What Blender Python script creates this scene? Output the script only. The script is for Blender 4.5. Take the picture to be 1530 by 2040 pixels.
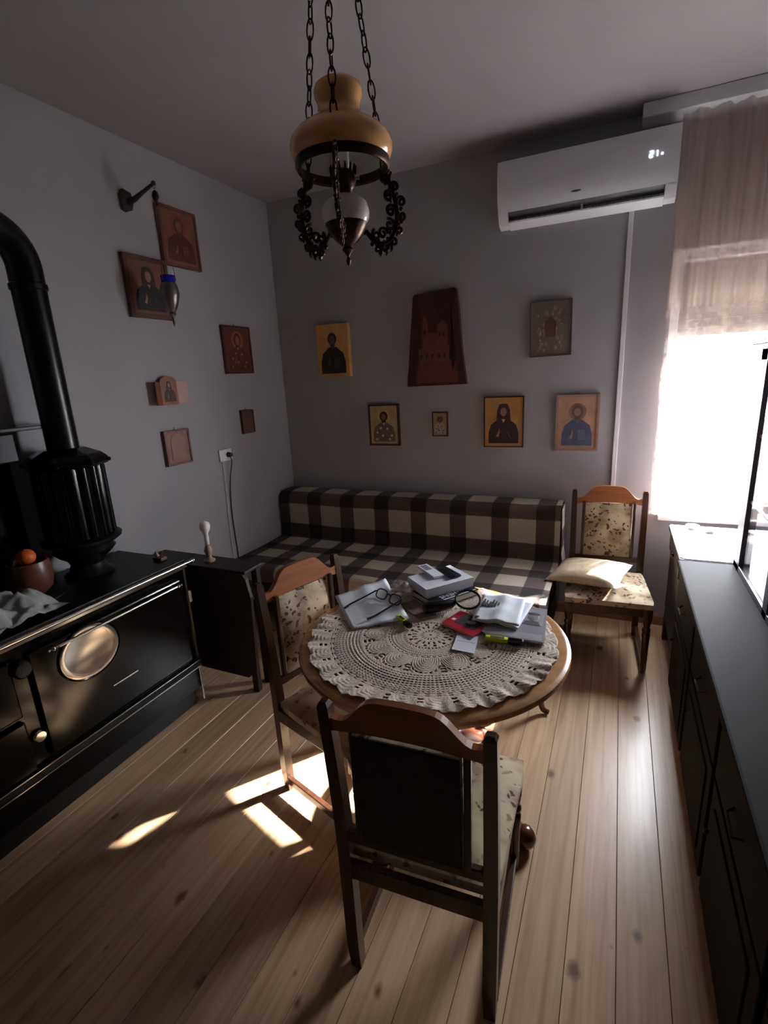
import bpy, bmesh, math, random
from mathutils import Vector, Matrix, noise
random.seed(7)
PI = math.pi
S = bpy.context.scene
C = S.collection
for o in list(bpy.data.objects):
    bpy.data.objects.remove(o)

# ------------------------------------------------------------------ camera
cam_data = bpy.data.cameras.new('camera')
cam = bpy.data.objects.new('camera', cam_data)
C.objects.link(cam)
CAM_POS = Vector((2.4998, -3.5264, 1.70))
yaw, pitch, roll = -0.439398479, 0.262544810, -0.0524959049
fwd = Vector((math.sin(yaw)*math.cos(pitch), math.cos(yaw)*math.cos(pitch), -math.sin(pitch)))
rgt = Vector((math.cos(yaw), -math.sin(yaw), 0))
up = rgt.cross(fwd)
r2 = rgt*math.cos(roll) + up*math.sin(roll)
u2 = -rgt*math.sin(roll) + up*math.cos(roll)
cam.matrix_world = Matrix(((r2.x, u2.x, -fwd.x, CAM_POS.x), (r2.y, u2.y, -fwd.y, CAM_POS.y),
                           (r2.z, u2.z, -fwd.z, CAM_POS.z), (0, 0, 0, 1)))
cam_data.sensor_fit = 'VERTICAL'
cam_data.sensor_height = 36
cam_data.sensor_width = 27
cam_data.lens = 36*1001.6/2040
cam_data.clip_start = 0.02
S.camera = cam

# ------------------------------------------------------------------ world, sun, exposure
W = bpy.data.worlds.new('daylight')
S.world = W
W.use_nodes = True
bg = W.node_tree.nodes['Background']
bg.inputs[0].default_value = (0.87, 0.93, 1.0, 1)
bg.inputs[1].default_value = 62.0

sun_data = bpy.data.lights.new('sun', 'SUN')
sun = bpy.data.objects.new('sun', sun_data)
C.objects.link(sun)
SUN_EL = math.radians(28.6)
sd = Vector((0.60*math.cos(SUN_EL), 0.80*math.cos(SUN_EL), math.sin(SUN_EL)))   # towards the sun
sun.rotation_euler = sd.to_track_quat('Z', 'Y').to_euler()
sun.location = (4, 2, 4)
sun_data.energy = 85.0
sun_data.angle = math.radians(2.2)
sun_data.color = (1.0, 0.96, 0.91)

por_data = bpy.data.lights.new('window_portal', 'AREA')      # sampling portal only
por = bpy.data.objects.new('window_portal', por_data)
C.objects.link(por)
por_data.shape = 'RECTANGLE'
por_data.size = 0.66
por_data.size_y = 1.0
por.location = (3.06, 0.14, 1.35)
por.rotation_euler = (-PI/2, 0, 0)
por_data.cycles.is_portal = True

S.view_settings.view_transform = 'Standard'
S.view_settings.look = 'None'
S.view_settings.gamma = 1
S.view_settings.use_curve_mapping = False
S.view_settings.exposure = 0.50

# ------------------------------------------------------------------ materials
def lin(c):
    return tuple((v/255/12.92 if v/255 <= .04045 else ((v/255+.055)/1.055)**2.4) for v in c)

def mat(name, rgb, rough=.6, metal=0, var=.12, scale=14, bump=0.0, bscale=60, coat=0, trans=0, alpha=1, emit=None, stretch=(1, 1, 1), spec=.5):
    m = bpy.data.materials.new(name)
    m.use_nodes = True
    n, l = m.node_tree.nodes, m.node_tree.links
    b = n['Principled BSDF']
    col = lin(rgb)
    b.inputs['Roughness'].default_value = rough
    b.inputs['Metallic'].default_value = metal
    b.inputs['Coat Weight'].default_value = coat
    b.inputs['Specular IOR Level'].default_value = spec
    b.inputs['Transmission Weight'].default_value = trans
    b.inputs['Alpha'].default_value = alpha
    tc = n.new('ShaderNodeTexCoord')
    mp = n.new('ShaderNodeMapping')
    mp.inputs['Scale'].default_value = stretch
    l.new(tc.outputs['Object'], mp.inputs[0])
    if var > 0:
        t = n.new('ShaderNodeTexNoise')
        t.inputs['Scale'].default_value = scale
        t.inputs['Detail'].default_value = 5
        l.new(mp.outputs[0], t.inputs['Vector'])
        r = n.new('ShaderNodeValToRGB')
        r.color_ramp.elements[0].position = .3
        r.color_ramp.elements[1].position = .7
        r.color_ramp.elements[0].color = tuple(v*(1-var) for v in col)+(1,)
        r.color_ramp.elements[1].color = tuple(min(1, v*(1+var)) for v in col)+(1,)
        l.new(t.outputs[0], r.inputs[0])
        l.new(r.outputs[0], b.inputs['Base Color'])
    else:
        b.inputs['Base Color'].default_value = col+(1,)
    if bump > 0:
        t2 = n.new('ShaderNodeTexNoise')
        t2.inputs['Scale'].default_value = bscale
        t2.inputs['Detail'].default_value = 3
        l.new(mp.outputs[0], t2.inputs['Vector'])
        bp = n.new('ShaderNodeBump')
        bp.inputs['Strength'].default_value = bump
        bp.inputs['Distance'].default_value = .01
        l.new(t2.outputs[0], bp.inputs['Height'])
        l.new(bp.outputs[0], b.inputs['Normal'])
    if emit:
        b.inputs['Emission Color'].default_value = lin(emit[0])+(1,)
        b.inputs['Emission Strength'].default_value = emit[1]
    return m

def ramp(n, stops):
    r = n.new('ShaderNodeValToRGB')
    e = r.color_ramp.elements
    while len(e) < len(stops):
        e.new(.5)
    for k, (p, c) in enumerate(stops):
        e[k].position = p
        e[k].color = (lin(c)+(1,)) if len(c) == 3 else c
    return r

def pine_floor():
    m = bpy.data.materials.new('varnished_pine_boards')
    m.use_nodes = True
    n, l = m.node_tree.nodes, m.node_tree.links
    b = n['Principled BSDF']
    tc = n.new('ShaderNodeTexCoord'); oi = n.new('ShaderNodeObjectInfo')
    mul = n.new('ShaderNodeMath'); mul.operation = 'MULTIPLY'; mul.inputs[1].default_value = 37.0
    l.new(oi.outputs['Random'], mul.inputs[0])
    cmb = n.new('ShaderNodeCombineXYZ')
    l.new(mul.outputs[0], cmb.inputs[0]); l.new(mul.outputs[0], cmb.inputs[1])
    add = n.new('ShaderNodeVectorMath'); add.operation = 'ADD'
    l.new(tc.outputs['Object'], add.inputs[0]); l.new(cmb.outputs[0], add.inputs[1])
    def mapped(sc):
        mp = n.new('ShaderNodeMapping'); mp.inputs['Scale'].default_value = sc
        l.new(add.outputs[0], mp.inputs[0]); return mp.outputs[0]
    g = n.new('ShaderNodeTexNoise'); g.inputs['Scale'].default_value = 1; g.inputs['Detail'].default_value = 6
    g.inputs['Distortion'].default_value = .6
    l.new(mapped((42, 1.6, 1)), g.inputs['Vector'])
    gr = ramp(n, [(.25, (176, 138, 104)), (.5, (200, 166, 130)), (.78, (216, 186, 152))])
    l.new(g.outputs[0], gr.inputs[0])
    tone = n.new('ShaderNodeHueSaturation')
    vr = n.new('ShaderNodeMapRange'); vr.inputs[3].default_value = .80; vr.inputs[4].default_value = 1.14
    l.new(oi.outputs['Random'], vr.inputs[0]); l.new(vr.outputs[0], tone.inputs['Value'])
    l.new(gr.outputs[0], tone.inputs['Color'])
    # knots
    nz = n.new('ShaderNodeTexNoise'); nz.inputs['Scale'].default_value = 30
    l.new(add.outputs[0], nz.inputs['Vector'])
    mixv = n.new('ShaderNodeVectorMath'); mixv.operation = 'MULTIPLY_ADD'
    mixv.inputs[1].default_value = (.018, .018, .018)
    l.new(nz.outputs['Color'], mixv.inputs[0]); l.new(add.outputs[0], mixv.inputs[2])
    mk = n.new('ShaderNodeMapping'); mk.inputs['Scale'].default_value = (4.6, 2.9, 1)
    l.new(mixv.outputs[0], mk.inputs[0])
    v = n.new('ShaderNodeTexVoronoi'); v.inputs['Scale'].default_value = 1; v.voronoi_dimensions = '2D'
    l.new(mk.outputs[0], v.inputs['Vector'])
    sep = n.new('ShaderNodeSeparateColor'); l.new(v.outputs['Color'], sep.inputs[0])
    sz = n.new('ShaderNodeMapRange'); sz.inputs[1].default_value = .35; sz.inputs[3].default_value = 0.0; sz.inputs[4].default_value = .085
    l.new(sep.outputs[0], sz.inputs[0])
    dd = n.new('ShaderNodeMath'); dd.operation = 'SUBTRACT'
    l.new(sz.outputs[0], dd.inputs[0]); l.new(v.outputs['Distance'], dd.inputs[1])
    kf = n.new('ShaderNodeMapRange'); kf.inputs[1].default_value = -.03; kf.inputs[2].default_value = .03
    kf.inputs[4].default_value = .85
    l.new(dd.outputs[0], kf.inputs[0])
    mx = n.new('ShaderNodeMix'); mx.data_type = 'RGBA'
    l.new(kf.outputs[0], mx.inputs[0]); l.new(tone.outputs[0], mx.inputs[6])
    mx.inputs[7].default_value = lin((92, 52, 30))+(1,)
    l.new(mx.outputs[2], b.inputs['Base Color'])
    b.inputs['Roughness'].default_value = .36
    b.inputs['Coat Weight'].default_value = .25
    b.inputs['Coat Roughness'].default_value = .22
    bp = n.new('ShaderNodeBump'); bp.inputs['Strength'].default_value = .12; bp.inputs['Distance'].default_value = .004
    l.new(g.outputs[0], bp.inputs['Height']); l.new(bp.outputs[0], b.inputs['Normal'])
    return m

def floral():
    m = bpy.data.materials.new('floral_tapestry')
    m.use_nodes = True
    n, l = m.node_tree.nodes, m.node_tree.links
    b = n['Principled BSDF']; b.inputs['Roughness'].default_value = .9
    tc = n.new('ShaderNodeTexCoord')
    no = n.new('ShaderNodeTexNoise'); no.inputs['Scale'].default_value = 9; no.inputs['Detail'].default_value = 2
    l.new(tc.outputs['Object'], no.inputs['Vector'])
    r1 = ramp(n, [(.40, (196, 180, 152)), (.52, (178, 160, 132)), (.60, (150, 128, 104))]); l.new(no.outputs[0], r1.inputs[0])
    # flower heads
    wv = n.new('ShaderNodeVectorMath'); wv.operation = 'MULTIPLY_ADD'; wv.inputs[1].default_value = (.05,)*3
    n2 = n.new('ShaderNodeTexNoise'); n2.inputs['Scale'].default_value = 34
    l.new(tc.outputs['Object'], n2.inputs['Vector'])
    l.new(n2.outputs['Color'], wv.inputs[0]); l.new(tc.outputs['Object'], wv.inputs[2])
    v = n.new('ShaderNodeTexVoronoi'); v.inputs['Scale'].default_value = 40
    l.new(wv.outputs[0], v.inputs['Vector'])
    vr = n.new('ShaderNodeMapRange'); vr.inputs[1].default_value = .30; vr.inputs[2].default_value = .42
    vr.inputs[3].default_value = 1; vr.inputs[4].default_value = 0
    l.new(v.outputs['Distance'], vr.inputs[0])
    n3 = n.new('ShaderNodeTexNoise'); n3.inputs['Scale'].default_value = 8.5; n3.inputs['Detail'].default_value = 1
    l.new(tc.outputs['Object'], n3.inputs['Vector'])
    cl = n.new('ShaderNodeMapRange'); cl.inputs[1].default_value = .49; cl.inputs[2].default_value = .52
    l.new(n3.outputs[0], cl.inputs[0])
    mu = n.new('ShaderNodeMath'); mu.operation = 'MULTIPLY'
    l.new(vr.outputs[0], mu.inputs[0]); l.new(cl.outputs[0], mu.inputs[1])
    mx = n.new('ShaderNodeMix'); mx.data_type = 'RGBA'
    l.new(mu.outputs[0], mx.inputs[0]); l.new(r1.outputs[0], mx.inputs[6]); mx.inputs[7].default_value = lin((86, 52, 42))+(1,)
    # larger leaves
    v4 = n.new('ShaderNodeTexVoronoi'); v4.inputs['Scale'].default_value = 24
    l.new(wv.outputs[0], v4.inputs['Vector'])
    sr = n.new('ShaderNodeMapRange'); sr.inputs[1].default_value = .20; sr.inputs[2].default_value = .34
    sr.inputs[3].default_value = .75; sr.inputs[4].default_value = 0
    l.new(v4.outputs['Distance'], sr.inputs[0])
    c4 = n.new('ShaderNodeMapRange'); c4.inputs[1].default_value = .47; c4.inputs[2].default_value = .43
    l.new(n3.outputs[0], c4.inputs[0])
    m4 = n.new('ShaderNodeMath'); m4.operation = 'MULTIPLY'
    l.new(sr.outputs[0], m4.inputs[0]); l.new(c4.outputs[0], m4.inputs[1])
    m2 = n.new('ShaderNodeMix'); m2.data_type = 'RGBA'
    l.new(m4.outputs[0], m2.inputs[0]); l.new(mx.outputs[2], m2.inputs[6]); m2.inputs[7].default_value = lin((112, 78, 62))+(1,)
    l.new(m2.outputs[2], b.inputs['Base Color'])
    return m

def plaid():
    m = bpy.data.materials.new('plaid_wool')
    m.use_nodes = True
    n, l = m.node_tree.nodes, m.node_tree.links
    b = n['Principled BSDF']; b.inputs['Roughness'].default_value = .95
    tc = n.new('ShaderNodeTexCoord'); sp = n.new('ShaderNodeSeparateXYZ')
    l.new(tc.outputs['UV'], sp.inputs[0])
    def stripe(out, period, frac, phase):
        a = n.new('ShaderNodeMath'); a.operation = 'ADD'; a.inputs[1].default_value = phase; l.new(out, a.inputs[0])
        d = n.new('ShaderNodeMath'); d.operation = 'DIVIDE'; d.inputs[1].default_value = period; l.new(a.outputs[0], d.inputs[0])
        f = n.new('ShaderNodeMath'); f.operation = 'FRACT'; l.new(d.outputs[0], f.inputs[0])
        p = n.new('ShaderNodeMath'); p.operation = 'PINGPONG'; p.inputs[1].default_value = .5; l.new(f.outputs[0], p.inputs[0])
        r = n.new('ShaderNodeMapRange'); r.inputs[1].default_value = frac/2-.012; r.inputs[2].default_value = frac/2+.012
        l.new(p.outputs[0], r.inputs[0])
        return r.outputs[0]
    sx = stripe(sp.outputs[0], .295, .40, .245)
    sy = stripe(sp.outputs[1], .285, .42, .028)
    ad = n.new('ShaderNodeMath'); ad.operation = 'ADD'; l.new(sx, ad.inputs[0]); l.new(sy, ad.inputs[1])
    hf = n.new('ShaderNodeMath'); hf.operation = 'MULTIPLY'; hf.inputs[1].default_value = .5; l.new(ad.outputs[0], hf.inputs[0])
    r = ramp(n, [(0, (44, 36, 36)), (.5, (88, 74, 70)), (1, (178, 168, 152))])
    l.new(hf.outputs[0], r.inputs[0])
    no = n.new('ShaderNodeTexNoise'); no.inputs['Scale'].default_value = 160; no.inputs['Detail'].default_value = 2
    l.new(tc.outputs['Object'], no.inputs['Vector'])
    hs = n.new('ShaderNodeHueSaturation'); mr = n.new('ShaderNodeMapRange'); mr.inputs[3].default_value = .8; mr.inputs[4].default_value = 1.2
    l.new(no.outputs[0], mr.inputs[0]); l.new(mr.outputs[0], hs.inputs['Value']); l.new(r.outputs[0], hs.inputs['Color'])
    l.new(hs.outputs[0], b.inputs['Base Color'])
    bp = n.new('ShaderNodeBump'); bp.inputs['Strength'].default_value = .5; bp.inputs['Distance'].default_value = .003
    l.new(no.outputs[0], bp.inputs['Height']); l.new(bp.outputs[0], b.inputs['Normal'])
    return m

def sheer():
    m = bpy.data.materials.new('lace_sheer')
    m.use_nodes = True
    n, l = m.node_tree.nodes, m.node_tree.links
    n.remove(n['Principled BSDF'])
    out = n['Material Output']
    col = lin((194, 174, 168))+(1,)
    di = n.new('ShaderNodeBsdfDiffuse'); di.inputs[0].default_value = col
    tr = n.new('ShaderNodeBsdfTranslucent'); tr.inputs[0].default_value = col
    ms = n.new('ShaderNodeMixShader'); ms.inputs[0].default_value = .45
    l.new(di.outputs[0], ms.inputs[1]); l.new(tr.outputs[0], ms.inputs[2])
    tp = n.new('ShaderNodeBsdfTransparent')
    tc = n.new('ShaderNodeTexCoord')
    v = n.new('ShaderNodeTexVoronoi'); v.inputs['Scale'].default_value = 34
    l.new(tc.outputs['Object'], v.inputs['Vector'])
    no = n.new('ShaderNodeTexNoise'); no.inputs['Scale'].default_value = 7; l.new(tc.outputs['Object'], no.inputs['Vector'])
    a = n.new('ShaderNodeMath'); a.operation = 'MULTIPLY'; l.new(v.outputs['Distance'], a.inputs[0]); l.new(no.outputs[0], a.inputs[1])
    sp = n.new('ShaderNodeSeparateXYZ'); l.new(tc.outputs['Object'], sp.inputs[0])
    zr = n.new('ShaderNodeMapRange'); zr.inputs[1].default_value = 2.05; zr.inputs[2].default_value = 1.9
    l.new(sp.outputs[2], zr.inputs[0])
    mr = n.new('ShaderNodeMapRange'); mr.inputs[1].default_value = .12; mr.inputs[2].default_value = .30
    mr.inputs[3].default_value = .94; mr.inputs[4].default_value = .74
    l.new(a.outputs[0], mr.inputs[0])
    mxa = n.new('ShaderNodeMix'); mxa.data_type = 'FLOAT'
    l.new(zr.outputs[0], mxa.inputs[0]); mxa.inputs[2].default_value = .34; l.new(mr.outputs[0], mxa.inputs[3])
    m2 = n.new('ShaderNodeMixShader'); l.new(mxa.outputs[0], m2.inputs[0])
    l.new(ms.outputs[0], m2.inputs[1]); l.new(tp.outputs[0], m2.inputs[2])
    l.new(m2.outputs[0], out.inputs[0])
    return m

def clear_glass(name='clear_glass', tint=(1, 1, 1), gl=.08):
    m = bpy.data.materials.new(name)
    m.use_nodes = True
    n, l = m.node_tree.nodes, m.node_tree.links
    n.remove(n['Principled BSDF'])
    tp = n.new('ShaderNodeBsdfTransparent'); tp.inputs[0].default_value = tint+(1,)
    g = n.new('ShaderNodeBsdfGlossy'); g.inputs['Roughness'].default_value = .03
    ms = n.new('ShaderNodeMixShader')
    ms.inputs[0].default_value = gl
    l.new(tp.outputs[0], ms.inputs[1]); l.new(g.outputs[0], ms.inputs[2])
    l.new(ms.outputs[0], n['Material Output'].inputs[0])
    return m

M = dict(
    wall=mat('painted_plaster', (163, 161, 165), .92, var=.03, scale=3, bump=.06, bscale=140),
    wallfront=mat('dark_bounce_cut', (48, 36, 30), .6, var=.2, scale=4, stretch=(10, 1, 1)),  # unseen wall behind the camera, made dark to cut bounce light
    ceil=mat('ceiling_paint', (160, 154, 157), .95, var=.02, scale=2),
    pine=pine_floor(),
    gap=mat('floor_underlay', (60, 42, 30), .9),
    base=mat('baseboard_paint', (150, 112, 90), .5, var=.1),
    chair=mat('chair_beech_brown', (60, 35, 24), .3, var=.25, scale=5, stretch=(12, 12, 1), coat=.25),
    crest=mat('chair_beech_honey', (146, 90, 54), .3, var=.18, scale=5, stretch=(1, 12, 12), coat=.4),
    dark=mat('dark_walnut', (40, 27, 24), .5, var=.3, scale=4, stretch=(8, 8, 1)),
    matte=mat('sideboard_matte_brown', (30, 24, 24), .75, var=.2, scale=4, spec=.12),
    hutch=mat('hutch_greyed_wood', (92, 88, 98), .35, var=.15, scale=6, stretch=(8, 8, 1)),
    darkx=mat('dark_stained_board', (30, 22, 20), .5, var=.3, scale=4, stretch=(1, 8, 8)),
    table=mat('table_varnished_oak', (178, 128, 80), .25, var=.16, scale=3, stretch=(1, 14, 1), coat=.5),
    tabledark=mat('table_pedestal_walnut', (84, 44, 26), .22, var=.2, scale=4, coat=.5),
    floral=floral(), plaid=plaid(), sheer=sheer(),
    crochet=mat('crochet_cotton', (222, 204, 190), .95, var=.12, scale=90, bump=.6, bscale=420),
    enamel=mat('black_enamel', (5, 5, 6), .14, var=0, spec=.3),
    iron=mat('cast_iron_plate', (11, 11, 12), .42, var=.3, spec=.3, bump=.15, bscale=50),
    pipe=mat('flue_black_paint', (7, 7, 7), .28, var=.1, spec=.3),
    chrome=mat('polished_chrome', (210, 208, 204), .16, metal=1, var=0),
    oveng=mat('oven_mirror_glass', (150, 147, 140), .12, metal=.85, var=0),
    bronze=mat('antique_bronze', (64, 42, 34), .35, metal=.75, var=.3, scale=30),
    amber=mat('amber_opal_glass', (236, 178, 112), .14, var=.06, scale=4, coat=.5),
    opal=mat('white_opal_glass', (236, 230, 226), .18, var=.04),
    bulb=mat('bulb_glass', (240, 236, 236), .2, var=0),
    plastic=mat('white_plastic', (222, 222, 226), .35, var=0),
    vent=mat('vent_grey', (86, 86, 90), .5, var=0),
    black=mat('black_plastic', (14, 14, 16), .35, var=0),
    led=mat('display_light', (255, 255, 255), .5, var=0, emit=((230, 240, 255), 3)),
    paper=mat('white_paper', (226, 228, 238), .8, var=.03, bump=.05),
    paperg=mat('grey_paper', (170, 172, 182), .8, var=.1, scale=20),
    ink=mat('printed_ink', (38, 36, 40), .7, var=0),
    pages=mat('page_edges', (222, 214, 200), .8, var=.12, scale=4, stretch=(1, 1, 90)),
    red=mat('red_book_cover', (176, 36, 52), .4, var=.05),
    grey=mat('grey_book_cover', (134, 132, 140), .45, var=.05),
    navy=mat('navy_plastic', (24, 30, 54), .3, var=.0),
    yellow=mat('highlighter_yellow', (206, 220, 40), .35, var=0),
    wrap=mat('crinkled_wrap', (196, 192, 194), .25, var=.15, scale=30, alpha=.85),
    backshade=mat('shaded_back_brown', (52, 40, 34), .9, var=.25, scale=30),
    cushion=mat('cushion_beige_pattern', (186, 166, 138), .85, var=.22, scale=18),
    cloth=mat('grey_tea_towel', (150, 148, 146), .95, var=.2, scale=30),
    white=mat('white_table_cover', (240, 238, 240), .6, var=.03),
    frame=mat('window_frame_white', (232, 232, 236), .4, var=0),
    glass=clear_glass(), gold=mat('icon_gold_ground', (196, 146, 74), .45, var=.18, scale=12),
    blueglass=mat('cobalt_glass', (20, 30, 170), .1, var=0, coat=.5),
    silver=mat('tarnished_silver', (120, 112, 110), .35, metal=.8, var=.2, scale=40),
    orange=mat('orange_peel', (214, 96, 40), .5, var=.08, bump=.2, bscale=90),
    clay=mat('brown_glazed_clay', (96, 56, 44), .35, var=.15),
    wicker=mat('pale_turned_wood', (176, 150, 128), .4, var=.15),
    shutter=mat('roller_shutter_slat', (150, 140, 132), .6, var=.05),
    earth=mat('outdoor_ground', (150, 146, 136), .9, var=.2, scale=2),
)

# ------------------------------------------------------------------ mesh helpers
class MB:
    def __init__(s):
        s.v = []; s.f = []; s.uv = None
    def add(s, v, f):
        k = len(s.v); s.v += [tuple(p) for p in v]; s.f += [tuple(i+k for i in q) for q in f]; return s
    def box(s, x0, x1, y0, y1, z0, z1, bev=0, mtx=None):
        bm = bmesh.new(); bmesh.ops.create_cube(bm, size=1)
        for v in bm.verts:
            v.co = Vector(((x0+x1)/2+v.co.x*(x1-x0), (y0+y1)/2+v.co.y*(y1-y0), (z0+z1)/2+v.co.z*(z1-z0)))
        if bev > 0:
            bmesh.ops.bevel(bm, geom=bm.edges[:], offset=bev, segments=2, affect='EDGES', profile=.5)
        return s.bm(bm, mtx)
    def bm(s, bm, mtx=None):
        bm.verts.index_update()
        s.add([(mtx @ v.co) if mtx else v.co.copy() for v in bm.verts], [[v.index for v in f.verts] for f in bm.faces]); bm.free(); return s
    def tube(s, pts, rad, seg=8, cap=True, closed=False, flat=None):
        pts = [Vector(p) for p in pts]; n = len(pts)
        rads = rad if isinstance(rad, (list, tuple)) else [rad]*n
        t0 = (pts[1]-pts[0]).normalized()
        ref = Vector((0, 0, 1)) if abs(t0.z) < .9 else Vector((1, 0, 0))
        nrm = (ref - t0*ref.dot(t0)).normalized()
        vs = []; fs = []
        for i, p in enumerate(pts):
            a = pts[(i-1) % n] if (closed or i > 0) else p
            b = pts[(i+1) % n] if (closed or i < n-1) else p
            t = (b-a).normalized() if (b-a).length > 1e-9 else t0
            nrm = (nrm - t*nrm.dot(t)); nrm = nrm.normalized() if nrm.length > 1e-6 else ref
            bn = t.cross(nrm)
            for k in range(seg):
                an = 2*PI*k/seg
                vs.append(p + (nrm*math.cos(an) + bn*math.sin(an))*rads[i])
        m = n if closed else n-1
        for i in range(m):
            j = (i+1) % n
            for k in range(seg):
                fs.append((i*seg+k, i*seg+(k+1) % seg, j*seg+(k+1) % seg, j*seg+k))
        if cap and not closed:
            fs.append(tuple(range(seg))[::-1]); fs.append(tuple((n-1)*seg+k for k in range(seg)))
        return s.add(vs, fs)
    def lathe(s, prof, seg=32, c=(0, 0, 0), mtx=None, cap=True):
        vs = []; fs = []
        for r, z in prof:
            for k in range(seg):
                a = 2*PI*k/seg
                p = Vector((r*math.cos(a), r*math.sin(a), z))
                if mtx: p = mtx @ p
                vs.append(p + Vector(c))
        for i in range(len(prof)-1):
            for k in range(seg):
                fs.append((i*seg+k, i*seg+(k+1) % seg, (i+1)*seg+(k+1) % seg, (i+1)*seg+k))
        if cap:
            if prof[0][0] > 1e-5: fs.append(tuple(range(seg))[::-1])
            if prof[-1][0] > 1e-5: fs.append(tuple((len(prof)-1)*seg+k for k in range(seg)))
        return s.add(vs, fs)
    def prism(s, poly, d0, d1, mtx=None):
        """poly in local xy, extruded d0..d1 along local z, then mtx"""
        n = len(poly)
        vs = [Vector((x, y, d0)) for x, y in poly] + [Vector((x, y, d1)) for x, y in poly]
        if mtx: vs = [mtx @ v for v in vs]
        fs = [tuple(range(n))[::-1], tuple(range(n, 2*n))] + [(i, (i+1) % n, n+(i+1) % n, n+i) for i in range(n)]
        return s.add(vs, fs)
    def ball(s, c, r, sc=(1, 1, 1), seg=16, mtx=None):
        pr = [(r*math.sin(PI*i/10), -r*math.cos(PI*i/10)) for i in range(11)]
        pr[0] = (1e-4, -r); pr[-1] = (1e-4, r)
        m3 = Matrix.Diagonal((sc[0], sc[1], sc[2], 1))
        return s.lathe(pr, seg, c, m3 if mtx is None else mtx @ m3)
    def build(s, name, m, parent=None, smooth=False, ang=40):
        me = bpy.data.meshes.new(name)
        me.from_pydata(s.v, [], s.f)
        bm = bmesh.new(); bm.from_mesh(me)
        bmesh.ops.recalc_face_normals(bm, faces=bm.faces[:]); bm.to_mesh(me); bm.free()
        me.materials.append(m)
        if smooth:
            me.shade_smooth()
            try: me.set_sharp_from_angle(angle=math.radians(ang))
            except Exception: pass
        o = bpy.data.objects.new(name, me)
        C.objects.link(o)
        if parent: o.parent = parent
        return o

def tag(o, label=None, cat=None, group=None, kind=None):
    if label: o['label'] = label
    if cat: o['category'] = cat
    if group: o['group'] = group
    if kind: o['kind'] = kind
    return o
def thing(name, label, cat, loc=(0, 0, 0), rz=0, group=None):
    o = bpy.data.objects.new(name, None); C.objects.link(o)
    o.empty_display_size = .05
    o.location = loc; o.rotation_euler = (0, 0, rz)
    return tag(o, label, cat, group)
def copy_tree(o, parent=None):
    c = o.copy(); C.objects.link(c)
    if parent: c.parent = parent
    for ch in [x for x in bpy.data.objects if x.parent == o and x is not c]: copy_tree(ch, c)
    return c
def bez(pts, n=8):
    """Catmull-Rom through points"""
    P = [Vector(p) for p in pts]; out = []
    Q = [P[0]*2-P[1]] + P + [P[-1]*2-P[-2]]
    for i in range(1, len(Q)-2):
        for k in range(n):
            t = k/n
            out.append(.5*((2*Q[i]) + (Q[i+1]-Q[i-1])*t + (2*Q[i-1]-5*Q[i]+4*Q[i+1]-Q[i+2])*t*t + (3*Q[i]-Q[i-1]-3*Q[i+1]+Q[i+2])*t**3))
    out.append(P[-1]); return out
RZ = lambda a: Matrix.Rotation(a, 4, 'Z')
T = lambda x, y, z: Matrix.Translation((x, y, z))

# ------------------------------------------------------------------ room shell
RX, RY, H = 3.45, -4.7, 3.0
WX0, WX1, WZ0, WZ1 = 2.74, 3.38, 0.765, 2.30
wb = MB().box(-.2, WX0, 0, .15, -.1, H+.1).box(WX1, RX+.2, 0, .15, -.1, H+.1).box(WX0, WX1, 0, .15, -.1, WZ0).box(WX0, WX1, 0, .15, WZ1, H+.1)
tag(wb.build('wall_back', M['wall']), kind='structure')
tag(MB().box(-.2, 0, RY-.2, 0, -.1, H+.1).build('wall_left', M['wall']), kind='structure')
tag(MB().box(RX, RX+.2, RY-.2, 0, -.1, H+.1).build('wall_right', M['wall']), kind='structure')
tag(MB().box(0, RX, RY-.2, RY, -.1, H+.1).build('wall_front', M['wallfront']), kind='structure')
tag(MB().box(0, RX, RY, 0, H, H+.15).build('ceiling', M['ceil']), kind='structure')
fl = tag(MB().box(0, RX, RY, 0, -.1, -.022).build('floor', M['gap']), kind='structure')
PW = .1385
np_ = int(math.ceil(RX/PW))
x0 = 2.596 - PW*18 - PW
pl = MB()
hw, g = PW/2, .0008
prof = [(-hw+g, -.022), (-hw+g, -.0012), (-hw+g+.0010, 0), (hw-g-.0010, 0), (hw-g, -.0012), (hw-g, -.022)]
pl.prism(prof, 0, -RY, Matrix(((1, 0, 0, 0), (0, 0, 1, RY), (0, 1, 0, 0), (0, 0, 0, 1))))
plank = pl.build('plank', M['pine'], fl)
xs = []
xx = 2.596 - PW/2
while xx - hw > 0: xx -= PW
xx += PW
while xx + hw < RX: xs.append(xx); xx += PW
for i, x in enumerate(xs):
    o = plank if i == 0 else plank.copy()
    if i: C.objects.link(o); o.parent = fl
    o.location.x = x
# edge strips left and right
e0, e1 = xs[0]-hw, xs[-1]+hw
if e0 > .01: MB().box(0.0, e0-g, RY, 0, -.022, 0).build('plank', M['pine'], fl)
if RX-e1 > .01: MB().box(e1+g, RX, RY, 0, -.022, 0).build('plank', M['pine'], fl)
bb = MB().prism([(0, 0), (-.016, 0), (-.016, .06), (-.010, .072), (0, .075)], 0, RX, Matrix(((0, 0, 1, 0), (1, 0, 0, 0), (0, 1, 0, 0), (0, 0, 0, 1))))
tag(bb.build('baseboard_back', M['base']), kind='structure')
bl = MB().prism([(0, 0), (.016, 0), (.016, .06), (.010, .072), (0, .075)], RY, -.016, Matrix(((1, 0, 0, 0), (0, 0, 1, 0), (0, 1, 0, 0), (0, 0, 0, 1))))
tag(bl.build('baseboard_left', M['base']), kind='structure')
# outdoor ground, seen only as light
gr = MB().box(-12, 14, .16, 20, -.7, -.6).build('ground', M['earth']); tag(gr, kind='structure')

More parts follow.
